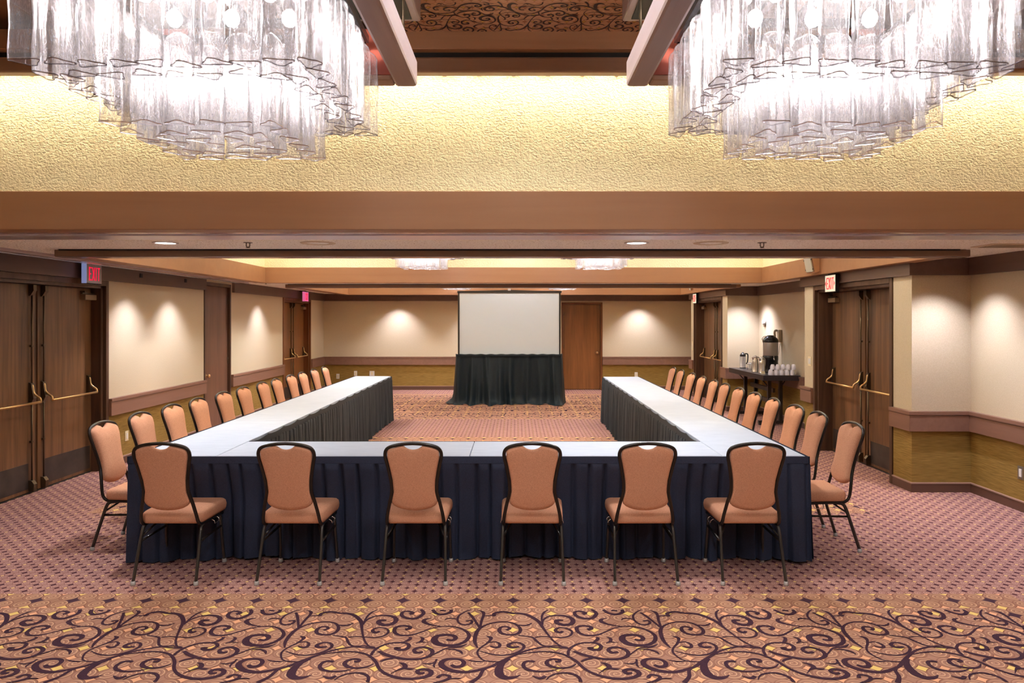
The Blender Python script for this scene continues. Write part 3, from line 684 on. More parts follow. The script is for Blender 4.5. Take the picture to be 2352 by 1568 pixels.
sprinkler(-2.13, 5.84, 'small bronze sprinkler head in the soffit near the red glowing exit sign')
sprinkler(1.95, 5.84, 'small bronze sprinkler head in the soffit beside the round speaker')
sprinkler(-4.05, 11.9, 'small bronze sprinkler head in the rear soffit above the narrow door')
t = thing('air_vent', 'beige slotted air vent in the soffit at the far side from the exit sign', 'air vent', (4.10, 6.05, ZC), 0)
MB().box(-.28, .28, -.14, .14, -.008, .002, .003).build('vent_frame', M['grille'], t)
mb = MB()
for i in range(9): mb.box(-.24, .24, -.105 + i * .0245, -.095 + i * .0245, -.012, -.007)
mb.build('slat', M['beige'], t)

# ------------------------------------------------------------------ doors
def bar_arm(x, dirx):
    return curve([(x, .012, 1.075), (x, .026, 1.06), (x, .035, 1.0), (x, .065, .965), (x, .10, .94), (x, .108, .905)], 4)
def leaf(parent, x0, x1, y, H, mat, meet, hw=True, closer=True):
    """one door leaf; meet is +1/-1: on which end the meeting edge lies"""
    th = .045
    L = MB().box(x0, x1, y - th, y, .012, H, .002).build('door_leaf', mat, parent)
    if not hw: return L
    xm = x1 - .07 if meet > 0 else x0 + .07
    xh = x0 + .07 if meet > 0 else x1 - .07
    MB().box(x0 + .03, x1 - (.10 if meet > 0 else .03), y, y + .003, .045, .30).build('kick_plate', M['kick'], L) if meet > 0 else MB().box(x0 + .10, x1 - .03, y, y + .003, .045, .30).build('kick_plate', M['kick'], L)
    mb = MB()
    mb.tube([(xm, y + .018, .10), (xm, y + .018, .98)], .008, 8); mb.tube([(xm, y + .018, 1.08), (xm, y + .018, H - .06)], .008, 8)
    for z in (.50, 1.45): mb.box(xm - .014, xm + .014, y, y + .026, z, z + .02, .002)
    mb.build('vertical_rod', M['bronze'], L)
    mb = MB(); mb.prism([(y + .0, .02), (y + .05, .02), (y + .055, .09), (y + .03, .125), (y + .0, .13)], xm - .025, xm + .025, 'YZ'); mb.build('floor_bolt', M['bronze'], L)
    mb = MB(); mb.prism([(y + .0, H - .005), (y + .05, H - .005), (y + .052, H - .06), (y + .02, H - .11), (y + .0, H - .115)], xm - .025, xm + .025, 'YZ'); mb.build('top_bolt', M['bronze'], L)
    for x in (xm, xh):
        MB().prism([(y, .88), (y + .02, .88), (y + .05, .94), (y + .035, 1.03), (y + .025, 1.09), (y, 1.10)], x - .024, x + .024, 'YZ').build('bar_bracket', M['bronze'], L)
    mb = MB()
    for x in (xm, xh): mb.tube([(p[0], p[1] + y, p[2]) for p in bar_arm(x, 1)], .011, 8)
    mb.tube([(min(xm, xh), y + .108, .905), (max(xm, xh), y + .108, .905)], .0125, 10)
    mb.build('panic_bar', M['brass'], L)
    if closer:
        xc = xh - .02 if meet < 0 else xh + .02
        c = MB().box(xc - .12, xc + .12, y, y + .06, H - .13, H - .07, .005).build('door_closer', M['closer'], L)
        mb = MB(); mb.box(xc - .10, xc + .14, y + .02, y + .04, H - .065, H - .05); mb.box(xc + .08, xc + .12, y - .0, y + .05, H - .05, H - .03)
        mb.build('closer_arm', M['bronze'], c)
    return L
dn = 1
def double_door(loc, rz, W, mat, jm, rec, label=None, closer=True):
    """W: width over the frame; local x runs along the wall, local y into the room"""
    global dn
    d = empty('door_%d' % dn, loc, rz); d['kind'] = 'structure'; dn += 1
    H = 2.075; fw = .055
    mb = MB()
    for x0, x1 in ((0, fw), (W - fw, W)): mb.box(x0, x1, -.02, .016, 0, ZV - .002, .003)
    mb.box(fw, W - fw, -.02, .016, H + .03, ZV - .002, .003)
    for x0, x1 in ((fw * .5, fw + .045), (W - fw - .045, W - fw * .5)): mb.box(x0, x1, -rec - .06, -.02, 0, H + .05)
    mb.box(fw, W - fw, -rec - .06, -.02, H, H + .05)
    mb.build('door_frame', jm, d)
    a, b = fw + .045, W - fw - .045; c = (a + b) / 2
    leaf(d, a + .003, c - .022, -rec, H - .004, mat, 1, True, closer)
    leaf(d, c + .022, b - .003, -rec, H - .004, mat, -1, True, closer)
    MB().box(c - .022, c + .022, -rec - .05, -rec - .012, 0, H).build('centre_mullion', M['jamb'], d)
    MB().box(fw, W - fw, -rec - .05, -rec + .01, 0, .008).build('threshold', M['kick'], d)
    return d
double_door((XL, 8.46, 0), -PI / 2, 2.12, M['oak'], M['jamb'], .13)
double_door((XL, 16.80, 0), -PI / 2, 2.0, M['oakr'], M['jambr'], .13)
double_door((XB, 7.71, 0), PI / 2, 2.05, M['oak'], M['jamb'], .20)
double_door((XB, 14.10, 0), PI / 2, 2.26, M['oak'], M['jamb'], .20)
def knob(parent, x, z, y=0):
    MB().lathe([(.001, 0), (.032, 0), (.032, .006), (.012, .010), (.010, .03), (.024, .038), (.029, .052), (.022, .066), (.001, .070)], (x, y, z), 18, axis='Y').build('door_knob', M['brass'], parent)
def single_door(loc, rz, W, H, mat, jm, kx, kz, rec=.04, hinge_x=None):
    global dn
    d = empty('door_%d' % dn, loc, rz); d['kind'] = 'structure'; dn += 1
    mb = MB()
    for x0, x1 in ((0, .05), (W - .05, W)): mb.box(x0, x1, -.1, .012, 0, H + .05, .003)
    mb.box(.05, W - .05, -.1, .012, H, H + .05, .003)
    mb.build('door_frame', jm, d)
    L = MB().box(.053, W - .053, -rec - .045, -rec, .01, H - .004, .002).build('door_leaf', mat, d)
    mb = MB().lathe([(.001, 0), (.032, 0), (.032, -.006), (.012, -.010), (.010, -.03), (.024, -.038), (.029, -.052), (.022, -.066), (.001, -.070)], (kx, -rec, kz), 18, axis='Y')
    mb.build('door_knob', M['brass'], L)
    if hinge_x is not None:
        for z in (.25, 1.05, H - .22): MB().tube([(hinge_x, -rec + .006, z - .05), (hinge_x, -rec + .006, z + .05)], .009, 8).build('hinge', M['bronze'], L)
    return d
single_door((XL, 12.10, 0), -PI / 2, 1.04, 2.24, M['slim'], M['jamb'], .90, .86, .03, .058)
single_door((2.10, YB, 0), PI, 1.0, 2.08, M['oakr'], M['jambr'], .13, .90, .04, .942)
# wall above the doors
for x0, x1, y0, y1, z0 in ((XL - .12, XL, 6.34, 8.46, ZV - .01), (XL - .12, XL, 14.8, 16.8, ZV - .01), (XL - .12, XL, 11.06, 12.1, 2.29), (XB, XB + .12, 7.71, 9.76, ZV - .01), (XB, XB + .12, 14.1, 16.36, ZV - .01), (1.1, 2.1, YB, YB + .12, 2.13)):
    struct(MB().box(x0, x1, y0, y1, z0, 3.6), 'wall_over_door', M['wallpaper'])
# dark backing behind the doors closes the openings
for x0, x1, y0, y1 in ((XL - .30, XL - .24, 6.2, 8.6), (XL - .30, XL - .24, 10.9, 12.3), (XL - .30, XL - .24, 14.6, 17.0), (XB + .30, XB + .34, 7.5, 10.0), (XB + .30, XB + .34, 13.9, 16.6)):
    struct(MB().box(x0, x1, y0, y1, 0, 2.3), 'wall_behind_door', M['black'])
struct(MB().box(1.0, 2.2, YB + .16, YB + .2, 0, 2.3), 'wall_behind_door', M['black'])
# ------------------------------------------------------------------ chairs
SIDE = [(.19, .21, .352), (.19, .05, .362), (.19, -.10, .366), (.189, -.150, .372), (.187, -.178, .400), (.180, -.192, .45), (.163, -.208, .53), (.147, -.226, .60),
        (.150, -.245, .68), (.168, -.268, .78), (.180, -.281, .835), (.179, -.290, .872), (.160, -.298, .900), (.115, -.304, .917), (.055, -.3075, .927), (0, -.308, .930)]
def back_y(z): # plane of the back
    for (a, b, c), (d, e, f) in zip(SIDE[4:], SIDE[5:]):
        if c <= z <= f: return b + (e - b) * (z - c) / (f - c)
    return -.308 if z > .9 else -.18
def half_w(z):
    for (a, b, c), (d, e, f) in zip(SIDE[4:12], SIDE[5:13]):
        if c <= z <= f: return a + (d - a) * (z - c) / (f - c)
    return .16
def back_outline():
    pts = []
    for k in range(13):                                  # lower bow
        a = PI + PI * k / 12
        pts.append((math.cos(a) * (half_w(.535) - .013), .535 + math.sin(a) * .062))
    right = [(half_w(z) - .012, z) for z in (.56, .60, .64, .68, .72, .76, .80, .835, .860)]
    top = [(.166, .879), (.150, .893), (.115, .904), (.085, .911), (.066, .9145), (.058, .912), (.048, .904), (.036, .8965), (.022, .8915), (.010, .8892), (0, .8885)]
    half = right + top
    pts += half + [(-x, z) for x, z in half[-2::-1]]
    return pts
def pillow(mb, pts, fn, levels):
    cx = sum(p[0] for p in pts) / len(pts); cz = sum(p[1] for p in pts) / len(pts)
    mb.loft([[fn(cx + (x - cx) * s, cz + (z - cz) * s, t) for x, z in pts] for s, t in levels], True, True, True)
def make_chair():
    root = empty('banquet_chair')
    pts = back_outline()
    mb = MB(); pillow(mb, pts, lambda x, z, t: (x, back_y(z) + t, z), [(.55, -.016), (.90, -.015), (.975, -.011), (1.0, -.002), (1.0, .006), (.97, .022), (.88, .034), (.5, .040)])
    mb.build('backrest', M['peach'], root)
    so = []
    for (cx, cy, r, a0) in ((.165, .215, .045, 0), (-.165, .215, .045, 90), (-.160, -.120, .04, 180), (.160, -.120, .04, 270)):
        for k in range(6):
            a = math.radians(a0 + 18 * k); so.append((cx + r * math.cos(a), cy + r * math.sin(a)))
    mb = MB(); pillow(mb, so, lambda x, y, t: (x, y, t), [(.9, .374), (.985, .376), (1.01, .390), (1.02, .415), (1.0, .438), (.95, .449), (.8, .456), (.4, .459)])
    mb.build('seat', M['peach'], root)
    path = curve(SIDE, 4); path = path + [Vector((-p.x, p.y, p.z)) for p in path[-2::-1]]
    MB().tube(path, .0115, 8).build('frame_tube', M['frame'], root)
    for s in (-1, 1):
        for nm, pp in (('rear', [(.187, -.07, .362), (.191, -.125, .356), (.194, -.150, .325), (.198, -.185, .22), (.205, -.250, .018)]),
                       ('front', [(.187, .13, .362), (.191, .160, .352), (.193, .172, .320), (.197, .185, .20), (.203, .212, .018)])):
            l = MB().tube(curve([(s * x, y, z) for x, y, z in pp], 4), .0125, 6, flat=.8).build('leg', M['legmetal'], root)
            fx, fy = s * pp[-1][0], pp[-1][1]
            MB().lathe([(.015, 0), (.016, .006), (.0145, .026), (.001, .027)], (fx, fy, 0), 10).build('glide', M['glide'], l)
        MB().tube([(s * .1965, -.170, .262), (s * .1955, .178, .268)], .0085, 6).build('stretcher', M['frame'], root)
        MB().tube([(s * .196, -.168, .285), (s * .14, -.06, .360)], .007, 6).build('brace', M['frame'], root)
        MB().tube(curve([(s * .190, .02, .358), (s * .212, .022, .345), (s * .214, .028, .328), (s * .214, .085, .328), (s * .212, .095, .345), (s * .190, .097, .358)], 3), .003, 6).build('stacking_loop', M['chrome'], root)
    MB().box(-.185, .185, -.01, .05, .352, .372).build('seat_support', M['frame'], root)
    return root
proto = make_chair(); used = [False]
def place(x, y, rz, label, group):
    c = proto if not used[0] else copy_tree(proto)
    used[0] = True
    c.location = (x, y, 0); c.rotation_euler = (0, 0, rz); tag(c, label, 'chair', group)
FX = [-2.285, -1.48, -.667, .107, .845, 1.548]
FL = ['peach banquet chair at the table head, at the corner by the paired walnut doors', 'peach banquet chair at the table head, second from the paired walnut doors', 'peach banquet chair at the table head, third from the paired walnut doors',
      'peach banquet chair at the table head, third from the coffee side', 'peach banquet chair at the table head, second from the coffee side', 'peach banquet chair at the table head, at the corner on the coffee side']
for x, l in zip(FX, FL): place(x, 5.03, random.uniform(-.02, .02), l, 'chairs at the head of the table')
LY = [5.70, 6.27, 6.84, 7.40, 8.03, 8.62, 9.28, 9.81, 10.44, 11.0, 11.65, 12.30]
RY = [5.66, 6.30, 6.80, 7.40, 7.96, 8.53, 9.10, 9.61, 10.22, 10.82, 11.53, 12.12]
for i, y in enumerate(LY): place(-2.915, y, -PI / 2 + random.uniform(-.03, .03), 'peach banquet chair along the narrow door side, %s from the table head' % ORD[i], 'chairs along the narrow door side')
for i, y in enumerate(RY): place(2.295, y, PI / 2 + random.uniform(-.03, .03), 'peach banquet chair along the coffee station side, %s from the table head' % ORD[i], 'chairs along the coffee station side')

# ------------------------------------------------------------------ tables
TZ = .755
LX0, LX1, RX0, RX1 = -2.735, -2.135, 1.467, 2.057
Y0, Y1, YF = 5.235, 5.855, 12.52
def table(x0, x1, y0, y1, label):
    t = thing('banquet_table', label, 'table', ((x0 + x1) / 2, (y0 + y1) / 2, 0), 0, 'cloth topped tables in the U shape')
    hx, hy = (x1 - x0) / 2 - .002, (y1 - y0) / 2 - .002
    MB().box(-hx + .02, hx - .02, -hy + .02, hy - .02, TZ - .045, TZ - .012, .003).build('tabletop', M['leg_dark'], t)
    MB().box(-hx, hx, -hy, hy, TZ - .05, TZ, .004).build('cloth_cover', M['white_top'], t)
    for sx in (-1, 1):
        for sy in (-1, 1): MB().tube([(sx * (hx - .20), sy * (hy - .20), TZ - .035), (sx * (hx - .20), sy * (hy - .20), 0)], .014, 8).build('leg', M['leg_dark'], t)
n = 4
for i in range(n):
    a, b = Y0 + (YF - Y0) * i / n, Y0 + (YF - Y0) * (i + 1) / n
    table(LX0, LX1, a, b, 'white topped table of the narrow door side run, %s from the head chairs' % ORD[i])
    a, b = Y0 + (12.40 - Y0) * i / n, Y0 + (12.40 - Y0) * (i + 1) / n
    table(RX0, RX1, a, b, 'white topped table of the coffee station side run, %s from the head chairs' % ORD[i])
xm = (LX1 + RX0) / 2
table(LX1, xm, Y0, Y1, 'white topped table of the head row on the narrow door side')
table(xm, RX0, Y0, Y1, 'white topped table of the head row on the coffee station side')

def tri(u):
    """box pleat: a flat front panel, then a narrow recess"""
    u = u % 1.0
    if u < .70: return 1.0 - .10 * abs(u - .35) / .35
    v = (u - .70) / .30
    return max(0.0, 1 - v / .35) if v < .35 else (0.0 if v < .55 else (v - .55) / .45)
def skirt(name, label, pts, mat, pitch, amp, tilt=.05, seed=1, sag=.0, ends=(0, 0), ztop=TZ - .003, zbot=.012, wob=.5, flare=0.0):
    """pleated cloth hung along a polyline; outward is to the walker's starboard side"""
    rnd = random.Random(seed); P = [Vector((p[0], p[1])) for p in pts]
    samples = []
    tot = 0
    for a, b in zip(P, P[1:]):
        L = (b - a).length; n = max(2, int(L / .009)); e = (b - a) / L
        for k in range(n): samples.append((a + e * (L * k / n), Vector((e.y, -e.x)), tot + L * k / n))
        tot += L
    samples.append((P[-1], samples[-1][1], tot))
    # soften the normals round corners
    ns = []
    for i in range(len(samples)):
        v = Vector((0, 0))
        for k in range(-2, 3): v += samples[min(max(i + k, 0), len(samples) - 1)][1]
        ns.append(v.normalized())
    jit = [rnd.uniform(-.35, .35) for _ in range(int(tot / pitch) + 4)]
    ampj = [rnd.uniform(.6, 1.25) for _ in range(int(tot / pitch) + 4)]
    rows = []; levels = [0, .065, .075, .14, .26, .42, .6, .8, 1.0]
    for t in levels:
        row = []
        for (p, _, s), nrm in zip(samples, ns):
            fade = 1.0
            if ends[0]: fade *= min(1, max(0, (s - .12) / .3))
            if ends[1]: fade *= min(1, max(0, (tot - s - .12) / .3))
            q = s / pitch; k = int(q)
            ph = q + wob * (jit[k] * (1 - (q - k)) + jit[k + 1] * (q - k))
            A = ampj[k] * amp
            g = 0 if t < .07 else .55 + .45 * t
            o = A * g * (tri(ph) - .5) + A * .5 * t * math.sin(ph * 2.1 + s * 3 + seed) - tilt * fade * min(1, max(0, t - .06) / .3) + .022 * (1 - fade) * t
            z = ztop + (zbot - ztop) * t
            if sag: z -= sag * (1 - t) * abs(math.sin(PI * s / .42)) ** .7
            if t == 1.0: z += .012 * math.sin(s * 5 + seed) * math.sin(s * 1.7)
            if t < .07: o = .004
            row.append((p.x + nrm.x * o, p.y + nrm.y * o, z))
        rows.append(row)
    t_ = thing(name, label, 'table skirt', (0, 0, 0), 0, 'pleated table skirts')
    mb = MB(); mb.grid(rows); mb.build('pleated_cloth', mat, t_)
    hr = []
    for dz, o in ((0, .001), (0, .0065), (.048, .0085), (.048, .001)):
        row = []
        for (p, _, s), nrm in zip(samples, ns):
            z = ztop + .002 - dz - (sag * abs(math.sin(PI * s / .42)) ** .7 if sag else 0)
            row.append((p.x + nrm.x * o, p.y + nrm.y * o, z))
        hr.append(row)
    MB().grid(hr, 0, False).build('header_band', mat, t_)
    return t_
# heading -x puts starboard at +y, heading +x puts it at -y
e = .012
skirt('table_skirt', 'navy pleated skirt along the table head behind the six chairs', [(LX0 - e - .012, Y0 - e), (RX1 + e + .012, Y0 - e)], M['navy'], .118, .05, .075, 3, ends=(1, 1))
skirt('table_skirt', 'navy pleated skirt on the outer side of the narrow door side tables', [(LX0 - e, YF), (LX0 - e, Y0 - e - .012)], M['navy'], .118, .045, .075, 5, ends=(0, 1))
skirt('table_skirt', 'navy pleated skirt on the outer side of the coffee station side tables', [(RX1 + e, Y0 - e - .012), (RX1 + e, 12.40)], M['navy'], .118, .045, .075, 6, ends=(1, 0))
skirt('table_skirt', 'black pleated skirt facing the open floor from the narrow door side tables', [(LX1 + e, Y1 + e), (LX1 + e, YF + e), (LX0, YF + e)], M['blackskirt'], .10, .045, -.005, 7, .016)
skirt('table_skirt', 'black pleated skirt facing the open floor from the coffee station side tables', [(RX1, 12.40 + e), (RX0 - e, 12.40 + e), (RX0 - e, Y1 + e)], M['blackskirt'], .085, .042, -.005, 8, .016)
skirt('table_skirt', 'black skirt on the inner edge of the table head', [(RX0, Y1 + e), (LX1, Y1 + e)], M['blackskirt'], .10, .03, .0, 9)

# ------------------------------------------------------------------ projection screen with its drape
SX0, SX1, SY = -1.195, .905, 15.05
t = thing('projection_screen', 'white projection screen with black border on a dark draped stand', 'screen', ((SX0 + SX1) / 2, SY, 0))
hw = (SX1 - SX0) / 2
MB().box(-hw + .03, hw - .03, -.004, .004, .98, 2.262).build('screen_surface', M['screen'], t)
mb = MB(); mb.box(-hw, -hw + .032, -.02, .02, .0, 2.30, .004); mb.build('side_post', M['screenframe'], t)
mb = MB(); mb.box(hw - .032, hw, -.02, .02, .0, 2.30, .004); mb.build('side_post', M['screenframe'], t)
MB().prism([(-hw - .01, 2.26), (hw + .02, 2.26), (hw + .02, 2.30), (.5, 2.305), (0, 2.322), (-.5, 2.305), (-hw - .01, 2.30)], -.022, .022, 'XZ').build('top_bar', M['screenframe'], t)
MB().box(-.03, .03, -.03, .03, 2.305, 2.345, .006).build('carry_handle', M['signsilver'], t)
for s in (-1, 1): MB().box(s * (hw - .02) - .02, s * (hw - .02) + .02, .03, .35, 0, .03, .004).build('stand_foot', M['screenframe'], t)
def drape():
    rnd = random.Random(4); rows = []
    W = hw + .075; n = 260
    folds = [(rnd.uniform(-1, 1), rnd.uniform(.035, .09), rnd.uniform(-.05, .09), rnd.uniform(.5, 1)) for _ in range(30)]
    levels = [0, .03, .10, .2, .35, .5, .65, .78, .88, .94, .975, 1.0]
    pathp = []
    for k in range(n + 1):
        u = -1 + 2 * k / n; pathp.append(u)
    for tt in levels:
        row = []
        for u in pathp:
            x = u * (W + .03 * tt + .02 * tt * tt); y = -.06 - .04 * tt
            o = 0
            for c, w, lean, a in folds:
                cc = c + lean * tt; d = (u - cc) / w
                o += a * .085 * math.exp(-d * d) * (.25 + .9 * tt)
            o += .010 * math.sin(u * 41 + tt * 3) * (1 - .5 * tt)
            pud = max(0, (tt - .86) / .14)
            y -= o + pud ** 1.6 * (.10 + .06 * math.sin(u * 17) + .03 * math.sin(u * 37))
            wrap = max(0, abs(u) - .94) / .06
            y += wrap * .30; x -= math.copysign(wrap * .02, u) * (1 - tt)
            z = .998 * (1 - tt) ** 1 if tt < .9 else .998 * (.1 * (1 - tt) / .1) * .55 + .012
            if tt < .9: z = .998 + (.075 - .998) * tt / .9
            if tt >= .94: z = .05 - .038 * (tt - .94) / .06
            z += (.01 * math.sin(u * 23)) * pud
            if u < -.97: x -= .12 * pud
            row.append((x, y, max(z, .006)))
        rows.append(row)
    t = thing('screen_drape', 'dark gathered drape hanging to the carpet below the white projection screen', 'drape', ((SX0 + SX1) / 2 - .005, SY, 0))
    MB().grid(rows).build('gathered_cloth', M['screencloth'], t)
    hb = [[(p[0] * 1.002, p[1] - .012 + dy, zz + .004 * math.sin(p[0] * 30)) for p in rows[0]] for dy, zz in ((.03, 1.012), (-.008, 1.012), (-.014, .985), (-.004, .955))]
    MB().grid(hb).build('gathered_heading', M['screencloth'], t)
drape()
# ------------------------------------------------------------------ exit signs (local x along the wall, local y into the room)
def letters(mb, x, z, h, w, y0, y1, t):
    s = w                                   # the sign is read from +y, so writing runs towards -x
    def B(a, b, c, d): mb.box(-x - b, -x - a, y0, y1, z + c, z + d)
    B(0, t, 0, h); B(0, s, 0, t); B(0, s * .85, h / 2 - t / 2, h / 2 + t / 2); B(0, s, h - t, h)          # E
    x += s * 1.35
    for a, b in (((0, 0), (s, h)), ((s, 0), (0, h))):                                                    # X
        mb.prism([(-x - a[0] - t * .6, z + a[1]), (-x - a[0] + t * .6, z + a[1]), (-x - b[0] + t * .6, z + b[1]), (-x - b[0] - t * .6, z + b[1])], y0, y1, 'XZ')
    x += s * 1.40
    B(0, t, 0, h); x += t + s * .40                                                                       # I
    B(0, s, h - t, h); B(s / 2 - t / 2, s / 2 + t / 2, 0, h)                                              # T
def exit_sign(loc, rz, label, face, ink, end, chev, y0=.06, hang=False):
    t = thing('exit_sign', label, 'exit sign', loc, rz, 'exit signs')
    w, h, d = .30, .215, .045
    MB().box(-w / 2, w / 2, y0, y0 + d, 0, h, .004).build('sign_housing', [M['blackplastic']], t)
    f = MB().box(-w / 2 + .008, w / 2 - .008, y0 + d, y0 + d + .004, .008, h - .008, .001).build('sign_face', face, t)
    mb = MB(); letters(mb, -.098, .037, .142, .046, y0 + d + .004, y0 + d + .007, .0135)
    mb.build('lettering', ink, f)
    if chev:
        mb = MB()
        for s in (-1, 1): mb.prism([(s * .137, h / 2), (s * .117, h / 2 + .03), (s * .117, h / 2 - .03)], y0 + d + .004, y0 + d + .007, 'XZ')
        mb.build('chevron', ink, f)
    if end: MB().box(w / 2, w / 2 + .004, y0 + .002, y0 + d + .01, .004, h - .004).build('lit_end_panel', end, t)
    MB().box(-.09, .09, 0, y0 + d * .8, h, h + .012, .003).build('mounting_canopy', M['blackplastic'], t)
    MB().box(-.03, .03, y0 + d * .2, y0 + d * .6, h, ZC - loc[2] + .0, .002).build('mounting_stem', M['blackplastic'], t)
    return t
exit_sign((XL + .045, 7.95, 2.105), -PI / 2, 'silver exit sign with glowing red letters above the paired walnut doors', M['signsilver'], M['redglow'], M['signend'], False, .045)
exit_sign((XL + .045, 15.88, 2.10), -PI / 2, 'small pink glowing exit sign in the far corner above red brown doors', M['signpink'], M['redglow'], M['signpink'], False, .08)
exit_sign((XB - .045, 9.0, 2.055), PI / 2, 'pale exit sign with red letters and arrows above the coffee side doors', M['signface'], M['red'], None, True, .02)
exit_sign((XB - .045, 15.85, 2.06), PI / 2, 'thin edge on exit sign above the far doors beyond the coffee station', M['signface'], M['red'], None, True, .02)

# ------------------------------------------------------------------ wall speakers on the recess band
def speaker(x, y, z, rz, s, label):
    t = thing('wall_speaker', label, 'speaker', (x, y, z), rz, 'speakers on the recess band')
    mb = MB()
    P = [(-.13, 0, .13), (.13, 0, .13), (.13, 0, -.10), (-.13, 0, -.10)]; Q = [(-.13, .10, .10), (.13, .10, .10), (.13, .055, -.12), (-.13, .055, -.12)]
    mb.loft([[tuple(v * s for v in p) for p in P], [tuple(v * s for v in p) for p in Q]], True, True, True, 0, False); mb.build('speaker_case', M['beam'], t)
    mb = MB(); P = [(-.10, .100, .08), (.10, .100, .08), (.10, .065, -.10), (-.10, .065, -.10)]
    mb.loft([[(a * s, b * s, c * s) for a, b, c in P], [(a * s, (b + .012) * s, c * s) for a, b, c in P]], True, True, True, 0, False); mb.build('speaker_grille', M['signface_plain'], t)
    mb = MB()
    for a in (-.115, .115):
        for c in (.05, -.07): mb.lathe([(.001, .0), (.007, .0), (.007, -.008), (.001, -.008)], (a * s, (.088 + c * .2) * s, c * s), 8, axis='Y')
    mb.build('mounting_screw', M['black'], t)
M['signface_plain'] = plain('grille_pale_grey', rgb(186, 182, 164), .5)
speaker(CX1 - .02, 9.35, 2.425, PI / 2, 1.0, 'pale grille speaker on the brown recess band above the exit sign')
speaker(CX1 - .02, 15.9, 2.41, PI / 2, .6, 'small silver box on the far recess band above the far coffee side doors')

# ------------------------------------------------------------------ switches and sockets
def plate(name, label, cat, loc, rz, w, h, m, inner, group=None, n=1):
    t = thing(name, label, cat, loc, rz, group)
    MB().box(-w / 2, w / 2, 0, .006, -h / 2, h / 2, .002).build('cover_plate', m, t)
    for k in range(n):
        x = (k - (n - 1) / 2) * w / max(n, 1) * .9
        MB().box(x - w * .22 / n ** .4, x + w * .22 / n ** .4, .005, .010, -h * .3, h * .3, .0015).build('rocker' if 'switch' in name else 'socket_face', inner, t)
plate('light_switch', 'double ivory light switch on the wall strip beside the coffee side doors', 'light switch', (XB, 9.90, 1.16), PI / 2, .10, .125, M['ivory'], M['white'], None, 2)
plate('light_switch', 'narrow ivory light switch on the wall strip by the far coffee side doors', 'light switch', (XB, 16.49, 1.12), PI / 2, .08, .20, M['ivory'], M['white'], None, 1)
plate('wall_outlet', 'steel framed white outlet low on the olive wall beyond the coffee side doors', 'outlet', (XR, 6.62, .345), PI / 2, .075, .12, M['silverplate'], M['white'], 'wall outlets')
plate('wall_outlet', 'beige outlet low on the olive wall between the walnut doors and the narrow door', 'outlet', (XL, 8.87, .32), -PI / 2, .075, .12, M['ivory'], M['white'], 'wall outlets')
plate('wall_outlet', 'white outlet low on the back wall near the red brown paired doors', 'outlet', (-4.35, YB, .33), PI, .075, .12, M['white'], M['ivory'], 'wall outlets')
plate('wall_outlet', 'white outlet on the back wall just behind the table end, nearer the corner', 'outlet', (-3.92, YB, .40), PI, .075, .12, M['white'], M['ivory'], 'wall outlets')
plate('wall_outlet', 'white outlet on the back wall behind the table end, nearer the screen', 'outlet', (-3.52, YB, .40), PI, .12, .12, M['white'], M['ivory'], 'wall outlets')
plate('wall_outlet', 'white outlet low on the back wall beside the single wooden door', 'outlet', (2.92, YB, .37), PI, .075, .12, M['white'], M['ivory'], 'wall outlets')
for y, l in ((7.0 + 2.12, 'small dark latch plate on the brown valance nearest the glowing exit sign'), (10.35, 'small dark latch plate on the brown valance nearest the narrow door')):
    t = MB().box(XL + .045, XL + .055, y - .03, y + .03, ZV + .075, ZV + .125, .002).build('latch_plate', M['black']); tag(t, l, 'latch plate')

# ------------------------------------------------------------------ coffee station
CZ = .83
t = thing('serving_table', 'dark folding table holding the coffee urn and white cups', 'table', (4.225, 12.65, 0))
MB().box(-.295, .295, -.95, .95, CZ - .085, CZ, .004).build('tabletop', M['tabletop_dark'], t)
for y in (-.62, .62):
    mb = MB()
    l = MB().box(-.12, -.065, y - .03, y + .03, .05, CZ - .085, .003).build('leg', M['leg_dark'], t)
    l = MB().box(.065, .12, y - .03, y + .03, .05, CZ - .085, .003).build('leg', M['leg_dark'], t)
    MB().box(-.27, .27, y - .03, y + .03, .02, .07, .004).build('foot_bar', M['leg_dark'], t)
    for x in (-.24, .24): MB().lathe([(.001, 0), (.028, 0), (.028, .02), (.001, .02)], (x, y, 0), 12).build('foot_pad', M['blackplastic'], t)
    mb = MB(); mb.tube([(-.09, y, .60), (-.20, y + .05, CZ - .09)], .010, 6); mb.tube([(.09, y, .60), (.20, y + .05, CZ - .09)], .010, 6); mb.build('folding_strut', M['leg_dark'], t)
for z in (.33, .52): MB().box(-.02, .02, -.59, .59, z, z + .07, .003).build('cross_rail', M['leg_dark'], t)

u = thing('coffee_urn', 'tall steel coffee urn with black lid and base', 'coffee urn', (4.29, 12.42, CZ))
MB().lathe([(.001, 0), (.128, 0), (.130, .012), (.126, .02), (.122, .20), (.126, .205), (.126, .275), (.122, .28), (.001, .28)], (0, 0, 0), 32).build('base', M['blackplastic'], u)
MB().lathe([(.001, .28), (.121, .28), (.123, .29), (.123, .50), (.121, .51), (.001, .51)], (0, 0, 0), 32).build('steel_body', M['steel'], u)
MB().lathe([(.001, .505), (.130, .505), (.131, .53), (.120, .56), (.085, .595), (.055, .605), (.05, .622), (.001, .625)], (0, 0, 0), 32).build('lid', M['blackplastic'], u)
mb = MB(); mb.tube([(0, -.12, .24), (0, -.165, .24), (0, -.175, .21)], .012, 8); mb.tube([(0, -.16, .24), (0, -.16, .285)], .006, 6); mb.build('tap', M['chrome'], u)
mb = MB(); mb.tube(curve([(-.125, 0, .535), (-.145, 0, .56), (-.12, -.02, .60), (-.06, -.02, .61)], 4), .006, 6); mb.build('lid_clamp', M['chrome'], u)
